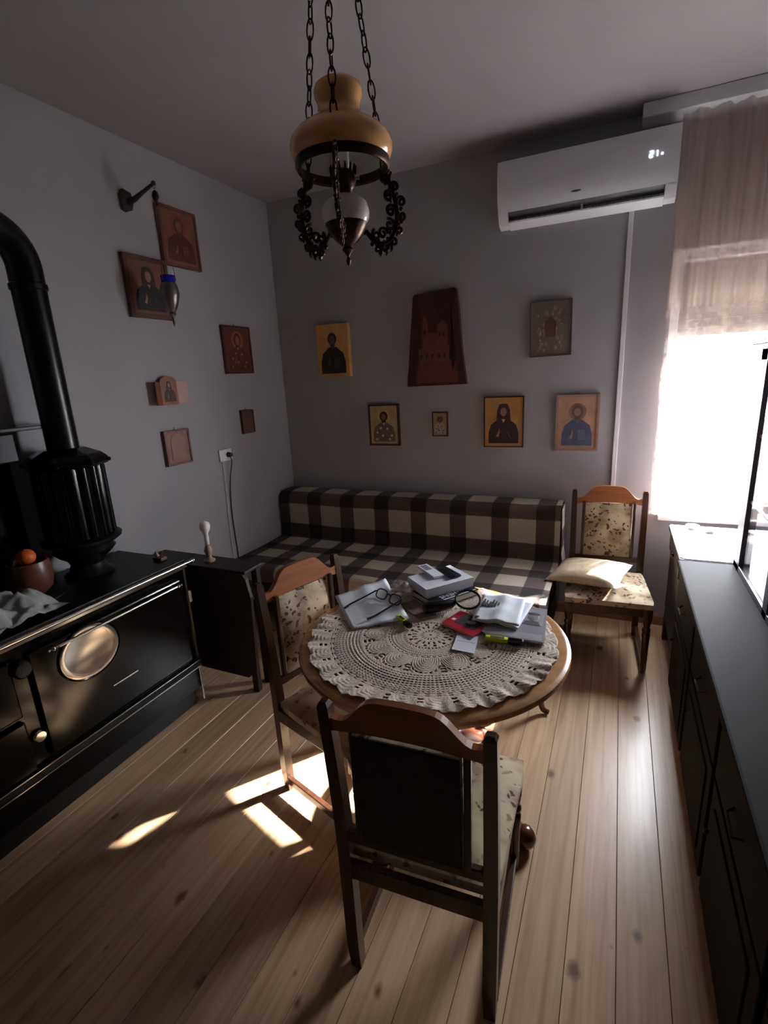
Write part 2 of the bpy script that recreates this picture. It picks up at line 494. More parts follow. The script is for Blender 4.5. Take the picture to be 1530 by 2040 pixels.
# window
win = tag(MB().box(WX0+.03, WX1+.02, -.045, .02, WZ0-.03, WZ0, .004).build('window_1', M['frame']), kind='structure')
fr = MB()
fr.box(WX0, WX0+.05, .06, .12, WZ0, WZ1).box(WX1-.05, WX1, .06, .12, WZ0, WZ1).box(WX0+.05, WX1-.05, .06, .12, WZ0, WZ0+.05).box(WX0+.05, WX1-.05, .06, .12, WZ1-.05, WZ1)
fr.build('window_frame', M['frame'], win)
MB().box(WX0+.055, WX1-.055, .085, .091, WZ0+.055, WZ1-.055).build('pane', M['glass'], win)
sl = MB().box(WX0+.001, WX1-.001, .128, .140, 0, .0485, .003).build('shutter_slat', M['shutter'], win)
k = 0
z = 1.84
while z < WZ1-.02:
    o = sl if k == 0 else sl.copy()
    if k: C.objects.link(o); o.parent = win
    o.location.z = z; z += .046; k += 1

# cornice (curtain box)
co = MB().box(2.52, RX-.002, -.155, -.001, 2.93, 2.999, .004)
tag(co.build('curtain_cornice', M['plastic']), 'pale grey curtain cornice against the ceiling above the window', 'cornice')
# curtain
cb = MB()
nx, nz = 150, 60
X0c, X1c, Z0c, Z1c = 2.714, 3.43, 0.785, 2.928
for j in range(nz+1):
    for i in range(nx+1):
        u = i/nx; w = j/nz
        x = X0c+(X1c-X0c)*u + .004*math.sin(w*30)*(1 if i == 0 else 0)
        zz = Z0c+(Z1c-Z0c)*w
        y = -.105 + .024*math.sin(u*46+.8*math.sin(w*3+u*4)) + .008*math.sin(u*101+w*2)
        cb.v.append((x, y, zz))
for j in range(nz):
    for i in range(nx):
        a = j*(nx+1)+i; cb.f.append((a, a+1, a+nx+2, a+nx+1))
tag(cb.build('lace_curtain', M['sheer'], smooth=True, ang=180), 'sheer lace curtain hanging in soft folds in front of the window', 'curtain')

# conduit
cd = MB().box(2.485, 2.512, -.016, -.001, .076, 2.56, .003)
tag(cd.build('cable_trunking', M['plastic']), 'slim white cable trunking running down the wall from the air conditioner', 'trunking')

# ------------------------------------------------------------------ air conditioner
ac = thing('air_conditioner', 'white wall-mounted air conditioner above the window corner showing 21', 'air conditioner', (2.243, -.001, 2.52))
AX = .462
# profile in (y,z) local: back at y=0, z 0..0.335
body = [(0, .03), (-.10, 0.0), (-.155, .012), (-.19, .06), (-.212, .12), (-.222, .2), (-.218, .30), (-.205, .335), (0, .335)]
YZ = Matrix(((0, 0, 1, 0), (1, 0, 0, 0), (0, 1, 0, 0), (0, 0, 0, 1)))
MB().prism([(0, .03), (-.085, .004), (-.12, .05), (-.15, .075), (-.19, .075), (-.212, .12), (-.222, .2), (-.218, .30), (-.205, .335), (0, .335)], -AX, AX, YZ).build('body', M['plastic'], ac, True, 30)
for sgn in (-1, 1):
    a, b2 = sorted((sgn*AX, sgn*(AX-.055)))
    MB().prism([(-.04, .018), (-.10, 0.0), (-.155, .012), (-.19, .06), (-.192, .074), (-.12, .0745), (-.08, .03)], a, b2, YZ).build('end_cheek', M['plastic'], ac, True, 30)
MB().prism([(-.121, .052), (-.150, .0738), (-.188, .0738), (-.150, .05)], -AX+.056, AX-.056, YZ).build('air_outlet', M['vent'], ac)
MB().prism([(-.092, -.002), (-.098, -.006), (-.166, .022), (-.168, .030)], -AX+.056, AX-.056, YZ).build('louver_flap', M['plastic'], ac)
vn = MB()
for i in range(22):
    x = -AX+.08+i*(2*AX-.16)/21
    vn.prism([(-.125, .045), (-.15, .066), (-.16, .058), (-.128, .036)], x-.001, x+.001, YZ)
tag(vn.build('louver_vane_row', M['vent'], ac), kind='stuff')
MB().box(-.006, .006, -.165, -.145, .03, .058).build('louver_clip', M['plastic'], ac)
MB().lathe([(.016, 0), (.016, .0015)], 20, (-.03, -.2135, .115), Matrix.Rotation(PI/2, 4, 'X') @ Matrix.Diagonal((1.6, .35, 1, 1))).build('maker_badge', M['vent'], ac)
def text_mesh(txt, size, name, m, parent, mtx, ext=.0006):
    cu = bpy.data.curves.new('t', 'FONT'); cu.body = txt; cu.size = size; cu.extrude = ext
    cu.align_x = 'CENTER'; cu.align_y = 'CENTER'
    o = bpy.data.objects.new('t', cu); C.objects.link(o)
    dg = bpy.context.evaluated_depsgraph_get()
    me = bpy.data.meshes.new_from_object(o.evaluated_get(dg))
    bpy.data.objects.remove(o)
    me.transform(mtx); me.materials.clear(); me.materials.append(m); me.name = name
    o = bpy.data.objects.new(name, me); C.objects.link(o); o.parent = parent
    return o
dsp = MB()
def seg(dx, dz, w, h): dsp.box(dx-w/2, dx+w/2, -.2245, -.2215, dz-h/2, dz+h/2)
sx, sz, ww, hh = .330, .215, .015, .013
seg(sx, sz+hh, ww, .005); seg(sx, sz, ww, .005); seg(sx, sz-hh, ww, .005); seg(sx+ww/2, sz+hh/2, .005, hh); seg(sx-ww/2, sz-hh/2, .005, hh)
dsp.build('display_digit', M['led'], ac)
dsp = MB(); seg(sx+.028, sz, .005, 2*hh); dsp.build('display_digit', M['led'], ac)
dsp = MB(); seg(sx+.050, sz-.006, .009, .009); dsp.build('display_dot', M['led'], ac)

# ------------------------------------------------------------------ icons
def fig_parts(parent, w, h, depth, m, style):
    """m maps local (x right, y up, z out of wall) to parent space; figure parts as thin painted layers"""
    robe, hair, skin, halo, trim = style['c']
    def lay(name, poly, lv, colr):
        key = 'paint_%d_%d_%d' % colr
        if key not in M: M[key] = mat(key, colr, .55, var=.18, scale=35)
        MB().prism([(x*w, y*h) for x, y in poly], depth-.0005, depth+.0006*lv, m).build(name, M[key], parent)
    def ell(cx, cy, rx, ry, n=20, a0=0, a1=2*PI): return [(cx+rx*math.cos(a0+(a1-a0)*i/n), cy+ry*math.sin(a0+(a1-a0)*i/n)) for i in range(n+(0 if a1-a0 >= 2*PI-.01 else 1))]
    k = w/h
    cy = .22
    if halo: lay('halo', ell(0, cy, .23, .23*k), 1, halo)
    lay('robe', [(-.40, -.44), (-.40, -.22), (-.33, -.05), (-.12, .07), (.12, .07), (.33, -.05), (.40, -.22), (.40, -.44)], 2, robe)
    if style.get('veil'):
        lay('veil', [(-.19, -.02), (-.17, cy+.02), (-.11, cy+.12*k+.05), (0, cy+.20*k), (.11, cy+.12*k+.05), (.17, cy+.02), (.19, -.02), (0, .05)], 3, hair)
    else:
        lay('hair', ell(0, cy+.01, .145, .165*k), 3, hair)
        lay('beard', [(-.10, cy-.02), (-.07, cy-.15*k-.03), (0, cy-.2*k-.02), (.07, cy-.15*k-.03), (.10, cy-.02)], 3.5, hair)
    lay('face', ell(0, cy-.01, .085, .115*k), 4, skin)
    lay('collar', [(-.05, .06), (0, -.01), (.05, .06)], 4, trim)
    lay('raised_hand', [(-.20, -.30), (-.14, -.20), (-.12, -.12), (-.09, -.20), (-.13, -.31)], 4, skin)
    if style.get('book'): lay('painted_book', [(.03, -.34), (.03, -.14), (.22, -.12), (.22, -.32)], 4, trim)
    else: lay('second_hand', [(.20, -.34), (.13, -.25), (.10, -.18), (.16, -.28), (.22, -.36)], 4, skin)
    if style.get('orn'):
        for (x, y) in ((-.25, -.2), (-.05, -.28), (.12, -.1), (.28, -.28), (-.12, -.08), (.2, -.38), (-.28, -.38)):
            lay('robe_cross', [(x-.05, y-.01), (x-.01, y+.035), (x+.05, y+.01), (x+.01, y-.035)], 5, trim)

def wallm(side, a, z):
    if side == 'back': return Matrix(((1, 0, 0, 0), (0, 0, -1, 0), (0, 1, 0, 0), (0, 0, 0, 1)))
    return Matrix(((0, 0, 1, 0), (1, 0, 0, 0), (0, 1, 0, 0), (0, 0, 0, 1)))
def icon(side, a0, a1, z0, z1, label, ground, frame=None, fw=.012, depth=.02, style=None, tilt=0, group=None, pin=False):
    cx, cz = (a0+a1)/2, (z0+z1)/2
    w, h = a1-a0, z1-z0
    loc = (cx, -.001, cz) if side == 'back' else (.001, cx, cz)
    t = thing('icon_painting', label, 'icon', loc, 0, group)
    m = wallm(side, 0, 0) @ Matrix.Rotation(tilt, 4, 'Z')
    def key(c):
        k = 'icon_%d_%d_%d' % c
        if k not in M: M[k] = mat(k, c, .5, var=.16, scale=18)
        return M[k]
    MB().prism([(-w/2, -h/2), (w/2, -h/2), (w/2, h/2), (-w/2, h/2)], 0, depth*.9, m).build('panel', key(frame or ground), t)
    iw, ih = w-2*fw, h-2*fw
    MB().prism([(-iw/2, -ih/2), (iw/2, -ih/2), (iw/2, ih/2), (-iw/2, ih/2)], depth*.9-.0005, depth*.9+.0008, m).build('painted_ground', key(ground), t)
    if frame:
        f = MB()
        for (x0, x1, y0, y1) in ((-w/2, w/2, -h/2, -h/2+fw), (-w/2, w/2, h/2-fw, h/2), (-w/2, -w/2+fw, -h/2+fw, h/2-fw), (w/2-fw, w/2, -h/2+fw, h/2-fw)):
            f.prism([(x0, y0), (x1, y0), (x1, y1), (x0, y1)], depth*.9-.0005, depth*.9+.006, m)
        f.build('frame', key(frame), t)
    if style: fig_parts(t, iw, ih, depth*.9+.0008, m, style)
    if pin:
        MB().tube([(m @ Vector((-.006, h/2, .004))), (m @ Vector((0, h/2+.014, .004))), (m @ Vector((.006, h/2, .004)))], .0016, 6).build('hanging_loop', M['silver'], t)
    return t
DK, BR, SK = (40, 28, 30), (74, 46, 34), (150, 112, 84)
gi = icon('back', .369, .640, 1.718, 2.100, 'thick gold icon of a dark-robed bearded saint on the back wall, leftmost', (198, 148, 82), None, .003, .045, dict(c=((44, 34, 32), (40, 26, 22), (96, 66, 50), None, (60, 56, 50)), book=1))
gi.children[0].data.materials[0] = mat('icon_board_side', (70, 40, 34), .6)
ur = icon('back', 1.953, 2.206, 1.772, 2.106, 'grey-brown embossed metal icon high on the back wall, nearest the air conditioner', (112, 100, 94), (84, 72, 68), .008, .02, None, 0.015, pin=True)
mm = wallm('back', 0, 0) @ Matrix.Rotation(.015, 4, 'Z')
emb = MB()
for i in range(46):
    a = random.uniform(-.085, .085); b = random.uniform(-.13, .12); r = random.uniform(.004, .012)
    emb.ball(mm @ Vector((a, b, .018)), r, (1, .35, 1.3), 8)
tag(emb.build('embossed_relief', mat('embossed_metal', (140, 126, 118), .4, metal=.3, var=.3, scale=60), ur), kind='stuff')
MB().prism([(-.03, -.05), (.03, -.05), (.035, .04), (.0, .075), (-.035, .04)], .0175, .022, mm).build('embossed_figure', mat('embossed_figure_paint', (96, 62, 56), .5), ur)
icon('back', .763, 1.015, 1.190, 1.502, 'framed icon of a bearded bishop in patterned vestments, under the gold icon', (184, 162, 120), (64, 36, 30), .014, .018, dict(c=((112, 96, 84), (44, 32, 26), (120, 88, 66), (206, 178, 110), (210, 200, 186)), orn=1), pin=True)
icon('back', 1.275, 1.392, 1.260, 1.435, 'smallest framed icon on the back wall, below the carved trapezoid plaque', (168, 140, 100), (76, 42, 32), .008, .014, dict(c=((176, 166, 156), (110, 84, 56), (130, 96, 70), (120, 90, 54), (70, 50, 44)), orn=1))
icon('back', 1.656, 1.925, 1.187, 1.530, 'icon of a veiled woman in a dark robe on golden ground, lower back wall', (184, 134, 78), (60, 34, 26), .007, .02, dict(c=((52, 38, 42), (58, 40, 40), (150, 112, 90), None, (190, 176, 166)), veil=1))
icon('back', 2.133, 2.394, 1.168, 1.527, 'icon of a haloed man in a blue-grey robe, rightmost on the back wall', (170, 130, 106), (148, 118, 108), .014, .02, dict(c=((74, 78, 104), (96, 74, 74), (144, 112, 96), (128, 98, 84), (92, 96, 120)), book=1), pin=True)
# trapezoid slab
tz = thing('carved_plaque', 'large dark trapezoid wooden slab carved with a red monastery scene', 'plaque', (1.318, -.001, 1.62))
mw = wallm('back', 0, 0)
slab = [(-.216, 0), (.219, .003), (.212, .06), (.19, .22), (.178, .38), (.168, .52), (.155, .622), (.14, .628), (0, .62), (-.14, .61), (-.152, .60), (-.168, .45), (-.185, .30), (-.2, .14), (-.214, .05)]
MB().prism(slab, 0, .04, mw).build('slab', mat('bark_slab', (62, 28, 24), .5, var=.35, scale=7, bump=.4, bscale=24, stretch=(3, 1, 1)), tz)
pm = [mat('plaque_red', (104, 46, 42), .55, var=.2, scale=30), mat('plaque_pink', (106, 58, 54), .55, var=.2, scale=30), mat('plaque_dark', (40, 18, 18), .5, var=.2)]
def pz(name, poly, lv, mm_): MB().prism(poly, .0395, .04+.0015*lv, mw).build(name, mm_, tz)
pz('carved_hill', [(-.15, .02), (.16, .02), (.15, .16), (.02, .20), (-.12, .18)], 1, pm[0])
pz('carved_wall', [(-.12, .17), (.10, .15), (.10, .27), (-.03, .28), (-.12, .25)], 2, pm[1])
pz('carved_wall', [(-.08, .25), (.09, .25), (.09, .33), (-.04, .36)], 1, pm[0])
pz('carved_tower', [(-.09, .26), (-.05, .26), (-.05, .42), (-.07, .47), (-.09, .42)], 3, pm[1])
pz('carved_tower', [(.02, .27), (.09, .27), (.09, .40), (.055, .43), (.02, .40)], 3, pm[1])
for k, (x, y) in enumerate(((-.10, .2), (-.06, .2), (-.02, .2), (.03, .2), (.07, .2), (-.07, .36), (.04, .34), (.065, .34))):
    pz('carved_window', [(x-.008, y-.012), (x+.008, y-.012), (x+.008, y+.012), (x, y+.02), (x-.008, y+.012)], 4, pm[2])
for k in range(5):
    pz('bark_ridge', [(.12+.008*k, .10+.02*k), (.135+.006*k, .11+.02*k), (.125, .5-.02*k), (.115, .5-.02*k)], 2+k % 2, pm[2])
# left wall
icon('left', -1.10, -.802, 2.405, 2.732, 'reddish haloed-figure icon under the wall bracket arm, highest on the left wall', (122, 70, 58), (100, 56, 46), .016, .022, dict(c=((74, 34, 30), (84, 44, 36), (128, 78, 62), (122, 62, 50), (104, 50, 42)), book=1))
icon('left', -1.392, -1.092, 2.092, 2.420, 'brown icon of a veiled woman in a black robe, left of the blue hanging lamp', (108, 66, 54), (78, 44, 38), .024, .022, dict(c=((36, 24, 30), (48, 28, 30), (136, 96, 76), None, (130, 110, 104)), veil=1))
cI = icon('left', -.682, -.392, 1.774, 2.096, 'dark red icon of an enthroned figure on the left wall, closest to the room corner', (94, 42, 36), (70, 32, 28), .012, .018, dict(c=((84, 34, 28), (70, 30, 26), (136, 84, 60), (142, 86, 54), (150, 96, 66)), orn=1), pin=True)
icon('left', -.585, -.452, 1.347, 1.516, 'plain small dark brown wooden icon board above the wall socket', (84, 50, 44), (72, 42, 38), .006, .016, None, pin=True)
eI = icon('left', -1.308, -1.108, 1.233, 1.448, 'light brown wooden plaque with a raised arch, lowest on the left wall', (132, 92, 78), (112, 72, 60), .012, .018, None, pin=True)
ml = wallm('left', 0, 0)
arch = [(-.055, -.075), (.055, -.075), (.055, .04)] + [(.055*math.cos(a), .04+.045*math.sin(a)) for a in [PI*i/12 for i in range(1, 12)]] + [(-.055, .04)]
MB().prism(arch, .016, .0195, ml).build('raised_arch', mat('plaque_light_wood', (142, 102, 88), .5), eI)
# triptych
tp = thing('folding_triptych_icon', 'small folding three-leaf wooden icon with a domed top and open wings', 'icon', (.001, -1.215, 1.60))
wd = mat('triptych_wood', (132, 78, 58), .45, var=.2, scale=12)
ctr = [(-.062, 0), (.062, 0), (.062, .135)] + [(.062*math.cos(a), .135+.035*math.sin(a)) for a in [PI*i/14 for i in range(1, 14)]] + [(-.062, .135)]
MB().prism(ctr, 0, .022, ml).build('centre_leaf', wd, tp)
for sgn, c in ((-1, (120, 70, 54)), (1, (196, 164, 152))):  # left wing's darker colour has its shadow painted in
    mw2 = ml @ T(sgn*.062, 0, .022) @ Matrix.Rotation(-sgn*math.radians(24), 4, 'Y')
    xs2 = sorted((0, sgn*.066))
    MB().prism([(xs2[0], .002), (xs2[1], .002), (xs2[1], .135), (xs2[0], .138)], -.006, 0, mw2).build('wing', mat('wing_tone_%d' % (sgn+1), c, .35, var=.1), tp)
figm = ml @ T(0, .085, 0)
fig_parts(tp, .11, .15, .022, figm, dict(c=((52, 30, 28), (56, 34, 30), (138, 96, 74), (150, 96, 62), (130, 100, 80)), veil=1))

# wall bracket with hanging oil lamp
br = thing('wall_bracket', 'carved wooden wall bracket arm holding the hanging oil lamp', 'bracket', (.001, -1.285, 2.69))
MB().prism([(-.045, -.05), (-.02, -.06), (.015, -.045), (.03, 0), (.02, .04), (-.03, .05), (-.05, .02)], 0, .02, ml).build('back_plate', M['dark'], br)
TIPX, TIPY, TIPZ = .215, 0.0, .045
MB().tube([(.01, 0, -.01), (.07, 0, .0), (.13, 0, .02), (TIPX, 0, TIPZ)], [.018, .014, .010, .008], 8).build('arm', M['dark'], br, True)
MB().ball((TIPX, 0, TIPZ+.002), .012).build('arm_knob', M['dark'], br, True)
MB().tube([(TIPX+.008*math.cos(a), 0, TIPZ-.016+.008*math.sin(a)) for a in [2*PI*i/12 for i in range(12)]], .0016, 6, closed=True).build('hook_ring', M['silver'], br)
lx, ly, lz = TIPX+.001, -1.285, 2.69+TIPZ-.028
VS = 1.15
vg = thing('hanging_oil_lamp', 'silver hanging oil lamp with a cobalt blue glass cup on thin chains', 'oil lamp', (lx, ly, 2.24))
hz = (lz-2.24)/VS; vg.scale = (VS,)*3
MB().lathe([(.001, hz), (.012, hz-.01), (.016, hz-.03), (.006, hz-.05), (.010, hz-.06), (.001, hz-.07)], 12).build('chain_cap', M['bronze'], vg, True)
for k in range(3):
    a = 2*PI*k/3+.6
    MB().tube([(.008*math.cos(a), .008*math.sin(a), hz-.045), (.036*math.cos(a), .036*math.sin(a), 0.02)], .0013, 5).build('chain', M['silver'], vg)
MB().lathe([(.030, .045), (.033, .045), (.030, .0), (.026, -.02), (.024, -.02), (.028, 0)], 24, cap=False).build('glass_cup', M['blueglass'], vg, True)
MB().lathe([(.034, .012), (.038, .004), (.043, -.02), (.043, -.045), (.036, -.07), (.024, -.10), (.014, -.118), (.016, -.126), (.008, -.135), (.004, -.15), (.007, -.165), (.001, -.185)], 24).build('bowl', M['silver'], vg, True)

# socket with plug and cord
so = thing('wall_socket', 'white wall socket with black plug between the small icons and the sofa', 'socket', (.001, -.79, 1.225))
MB().box(0, .010, -.062, .062, -.042, .042, .004).build('cover_plate', M['plastic'], so, True)
so2 = MB().lathe([(.019, 0), (.019, .012), (.014, .032), (.007, .036)], 16, (.010, .02, 0), Matrix.Rotation(PI/2, 4, 'Y'))
so2.build('plug', M['black'], so, True)
crd = bez([(.030, -.77, 1.21), (.034, -.768, 1.17), (.016, -.785, 1.05), (.0055, -.80, .85), (.0055, -.80, .65), (.0055, -.795, .5), (.0055, -.80, .44)], 8)
tag(MB().tube(crd, .0042, 6).build('power_cord', M['black'], smooth=True), 'black power cord hanging down the left wall from the socket', 'cord')
crd = bez([(.012, -.83, 1.19), (.008, -.832, 1.0), (.008, -.842, .75), (.008, -.845, .42)], 8)
tag(MB().tube(crd, .0026, 6).build('lamp_wire', M['plastic'], smooth=True), 'thin white wire on the left wall beside the black cord', 'wire')

# ------------------------------------------------------------------ sofa bed and blanket
sf = thing('sofa_bed', 'low sofa bed along the back wall under the plaid blanket', 'sofa', (1.105, -.01, 0))
up_m = mat('sofa_dark_fabric', (52, 40, 38), .9, var=.2, scale=60)
SXL, SXR = -1.09, 1.095
MB().box(SXL, SXR, -.86, -.02, .10, .30, .012).build('base', up_m, sf)
MB().box(SXL, SXR, -.89, -.235, .30, .445, .03).build('seat_mattress', up_m, sf)
MB().box(SXL, SXR, -.225, -.015, .30, .815, .03).build('backrest', up_m, sf)
for x in (SXL+.06, SXR-.06):
    for y in (-.80, -.08):
        MB().lathe([(.02, 0), (.028, .1)], 12, (x, y, 0)).build('leg', M['dark'], sf)
# blanket: profile in (y,z) with arc length
prof = [(-.012, .80), (-.018, .824), (-.04, .832), (-.10, .834), (-.165, .832), (-.205, .826), (-.232, .806), (-.243, .775), (-.246, .70), (-.247, .60), (-.248, .52), (-.252, .478), (-.268, .463), (-.32, .460), (-.50, .458), (-.66, .459), (-.80, .459), (-.87, .456), (-.900, .445), (-.915, .42), (-.919, .37), (-.921, .28), (-.922, .20)]
pp = [(Vector((0, a, b))) for a, b in prof]
dense = bez(pp, 5)
sl_ = [0]
for a, b in zip(dense, dense[1:]): sl_.append(sl_[-1]+(b-a).length)
NX = 150
bk = MB(); uvs = []
for i in range(NX+1):
    x = .012+(2.208-.012)*i/NX
    for j, p in enumerate(dense):
        sag = .006*noise.noise(Vector((x*2.2, sl_[j]*2.5, 0))) + .0025*noise.noise(Vector((x*9, sl_[j]*9, 3)))
        edge = 0
        q = p.copy(); q.z += sag+.003; q.y -= abs(sag)*.6
        q.y = min(q.y, -.004)
        # slumped rounded ends of backrest
        bk.v.append((x, q.y, q.z-edge)); uvs.append((x, sl_[j]))
nj = len(dense)
for i in range(NX):
    for j in range(nj-1):
        a = i*nj+j; bk.f.append((a, a+1, a+nj+1, a+nj))
bo = bk.build('plaid_blanket', M['plaid'], smooth=True, ang=180)
ul = bo.data.uv_layers.new(name='UVMap')
for lp in bo.data.loops: ul.data[lp.index].uv = uvs[lp.vertex_index]
tag(bo, 'brown and cream plaid wool blanket spread over the sofa bed', 'blanket')
# side drop of the blanket at the right end of the backrest
sd_ = MB(); uv2 = []
for i in range(9):
    for j in range(17):
        yy = -.02-.225*i/8; d = .40*j/16
        bul = .006*math.sin(j*.9+i)
        sd_.v.append((2.209+.004+bul*(j/16)+.012*(j/16), yy, .812-d-.02*math.sin(PI*i/8)*0)); uv2.append((2.21+d, .02+.225*i/8))
for i in range(8):
    for j in range(16):
        a = i*17+j; sd_.f.append((a, a+1, a+18, a+17))
s2 = sd_.build('blanket_side_drop', M['plaid'], bo, smooth=True, ang=180)
ul = s2.data.uv_layers.new(name='UVMap')
for lp in s2.data.loops: ul.data[lp.index].uv = uv2[lp.vertex_index]
for i in range(12):
    y = -.03-.2*i/11
    MB().tube([(2.226, y, .41), (2.229+.004*math.sin(i), y-.004, .37), (2.227+.008*math.sin(i*3), y, .335)], [.004, .005, .002], 5).build('tassel', M['cloth'], bo)

# ------------------------------------------------------------------ dining chairs
def make_chair(label, loc, rz):
    t = thing('dining_chair', label, 'chair', loc, rz, 'dining chairs round the table')
    for s in (-1, 1):
        # rear post: square section swept
        b = MB()
        secs = [(0, -.215, .016), (.10, -.222, .018), (.45, -.222, .0185), (.60, -.230, .0175), (.80, -.248, .0165), (.930, -.263, .015), (.943, -.265, .009)]
        for i, (z, y, r) in enumerate(secs):
            x = s*.197+s*.006*(z/.9)
            b.v += [(x-r, y-r*1.0, z), (x+r, y-r, z), (x+r, y+r, z), (x-r, y+r, z)]
        for i in range(len(secs)-1):
            for k in range(4): b.f.append((i*4+k, i*4+(k+1) % 4, i*4+4+(k+1) % 4, i*4+4+k))
        b.f += [(3, 2, 1, 0), tuple(len(b.v)-4+k for k in range(4))]
        b.build('rear_post', M['chair'], t)
        # front leg: turned and tapered
        f = MB().box(s*.205-.023, s*.205+.023, .212, .258, .335, .405, .003)
        f.lathe([(.014, 0), (.017, .02), (.019, .18), (.0215, .24), (.016, .25), (.022, .26), (.022, .272), (.016, .282), (.019, .30), (.0225, .325), (.0225, .336)], 16, (s*.205, .235, 0))
        f.build('front_leg', M['chair'], t, True, 35)
        MB().box(s*.205-.011, s*.205+.011, -.205, .222, .035, .068, .003).build('side_stretcher', M['chair'], t)
        MB().box(s*.145-.009, s*.145+.009, -.246, -.226, .515, .875, .003, ).build('back_stile', M['chair'], t)
        MB().box(s*.205-.012, s*.205+.012, -.21, .22, .345, .402, .003).build('seat_rail', M['chair'], t)
    MB().box(-.185, .185, .228, .250, .345, .402, .003).build('seat_rail', M['chair'], t)
    MB().box(-.185, .185, -.232, -.212, .345, .402, .003).build('seat_rail', M['chair'], t)
    # crest rail
    n = 28; topl = []; bot = []
    for i in range(n+1):
        u = -1+2*i/n
        a = abs(u)
        zt = .900 + .066*(1/(1+math.exp((a-.62)*13)))+.006*(1-a*a) - .010*math.exp(-((a-.86)/.12)**2)
        zb = .858 + .012*(1-a*a)
        topl.append((u*.187, zt)); bot.append((u*.187, zb))
    m1 = Matrix(((1, 0, 0, 0), (0, .10, 1, -.34), (0, 1, 0, 0), (0, 0, 0, 1)))
    m1 = Matrix(((1, 0, 0, 0), (0, -.12, 1, -.149), (0, 1, 0, 0), (0, 0, 0, 1)))
    MB().prism(bot+topl[::-1], -.011, .011, m1).build('crest_rail', M['crest'], t)
    MB().box(-.183, .183, -.242, -.222, .488, .522, .003).build('lower_back_rail', M['chair'], t)
    # upholstered back panel, gently domed to the front, leaned with the posts
    pb = MB(); N = 10
    for side, yo in ((0, 0), (1, 0)):
        for j in range(N+1):
            for i in range(N+1):
                u, v = i/N, j/N
                x = -.134+.268*u; z = .522+.341*v
                dome = .016*(1-(2*u-1)**6)*(1-(2*v-1)**6)
                y = -.236-.020*v
                pb.v.append((x, y+(.010+dome if side == 0 else -.012-.25*dome), z))
    K = (N+1)**2
    for sd2 in (0, 1):
        for j in range(N):
            for i in range(N):
                a = sd2*K+j*(N+1)+i; pb.f.append((a, a+1, a+N+2, a+N+1))
    rim = [i for i in range(N+1)] + [j*(N+1)+N for j in range(1, N+1)] + [N*(N+1)+i for i in range(N-1, -1, -1)] + [j*(N+1) for j in range(N-1, 0, -1)]
    for a, b2 in zip(rim, rim[1:]+rim[:1]): pb.f.append((a, b2, b2+K, a+K))
    cush = pb.build('back_cushion', M['floral'], t, True, 60)
    MB().box(-.134, .134, -.0065, 0, 0, .335, .002, T(0, -.2475, .524) @ Matrix.Rotation(math.radians(3.4), 4, 'X')).build('back_cover', M['backshade'], t)  # added dark sheet over the cushion back, its colour stands in for shade
    # seat cushion
    sc = MB(); N = 14
    for side in (0, 1):
        for j in range(N+1):
            for i in range(N+1):
                u, v = -1+2*i/N, j/N
                wv = .212+.022*v
                rr = 1-.04*(abs(u)**8)*(abs(2*v-1)**8)
                x = u*wv*rr; y = -.205+.475*v
                dm = (1-abs(u)**5)*(1-abs(2*v-1)**5)
                sc.v.append((x, y, (.432+.026*dm) if side == 0 else .4025))
    K = (N+1)**2
    for sd2 in (0, 1):
        for j in range(N):
            for i in range(N):
                a = sd2*K+j*(N+1)+i; sc.f.append((a, a+1, a+N+2, a+N+1))
    rim = [i for i in range(N+1)] + [j*(N+1)+N for j in range(1, N+1)] + [N*(N+1)+i for i in range(N-1, -1, -1)] + [j*(N+1) for j in range(N-1, 0, -1)]
    for a, b2 in zip(rim, rim[1:]+rim[:1]): sc.f.append((a, b2, b2+K, a+K))
    sc.build('seat_cushion', M['floral'], t, True, 60)
    return t
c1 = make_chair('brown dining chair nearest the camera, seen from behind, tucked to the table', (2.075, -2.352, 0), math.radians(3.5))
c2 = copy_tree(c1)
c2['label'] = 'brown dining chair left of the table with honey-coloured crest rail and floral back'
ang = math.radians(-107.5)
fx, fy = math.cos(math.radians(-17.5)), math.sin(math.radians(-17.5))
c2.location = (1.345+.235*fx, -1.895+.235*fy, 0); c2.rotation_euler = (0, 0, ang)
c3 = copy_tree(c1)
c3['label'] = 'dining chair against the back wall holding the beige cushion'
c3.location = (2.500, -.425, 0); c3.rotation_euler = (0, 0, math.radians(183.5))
# cushion on the far chair
cu = MB(); N = 20
for j in range(N+1):
    for i in range(N+1):
        u, v = -1+2*i/N, -1+2*j/N
        e = (1-abs(u)**2.6)*(1-abs(v)**2.6)
        cu.v.append((u*.205*(1-.06*(1-abs(v))), v*.17*(1-.06*(1-abs(u))), .058*e**.55+.004*noise.noise(Vector((u*3, v*3, 1)))*e))
K = len(cu.v)
for (x, y, z) in list(cu.v): cu.v.append((x, y, -z*.55))
for sd2 in (0, 1):
    for j in range(N):
        for i in range(N):
            a = sd2*K+j*(N+1)+i; cu.f.append((a, a+1, a+N+2, a+N+1))
co_ = cu.build('cushion', M['cushion'], smooth=True, ang=80)
co_.location = (2.400, -.47, .503); co_.rotation_euler = (math.radians(4), math.radians(-5), math.radians(-14))
tag(co_, 'flat beige scatter cushion lying askew on the far chair seat', 'cushion')

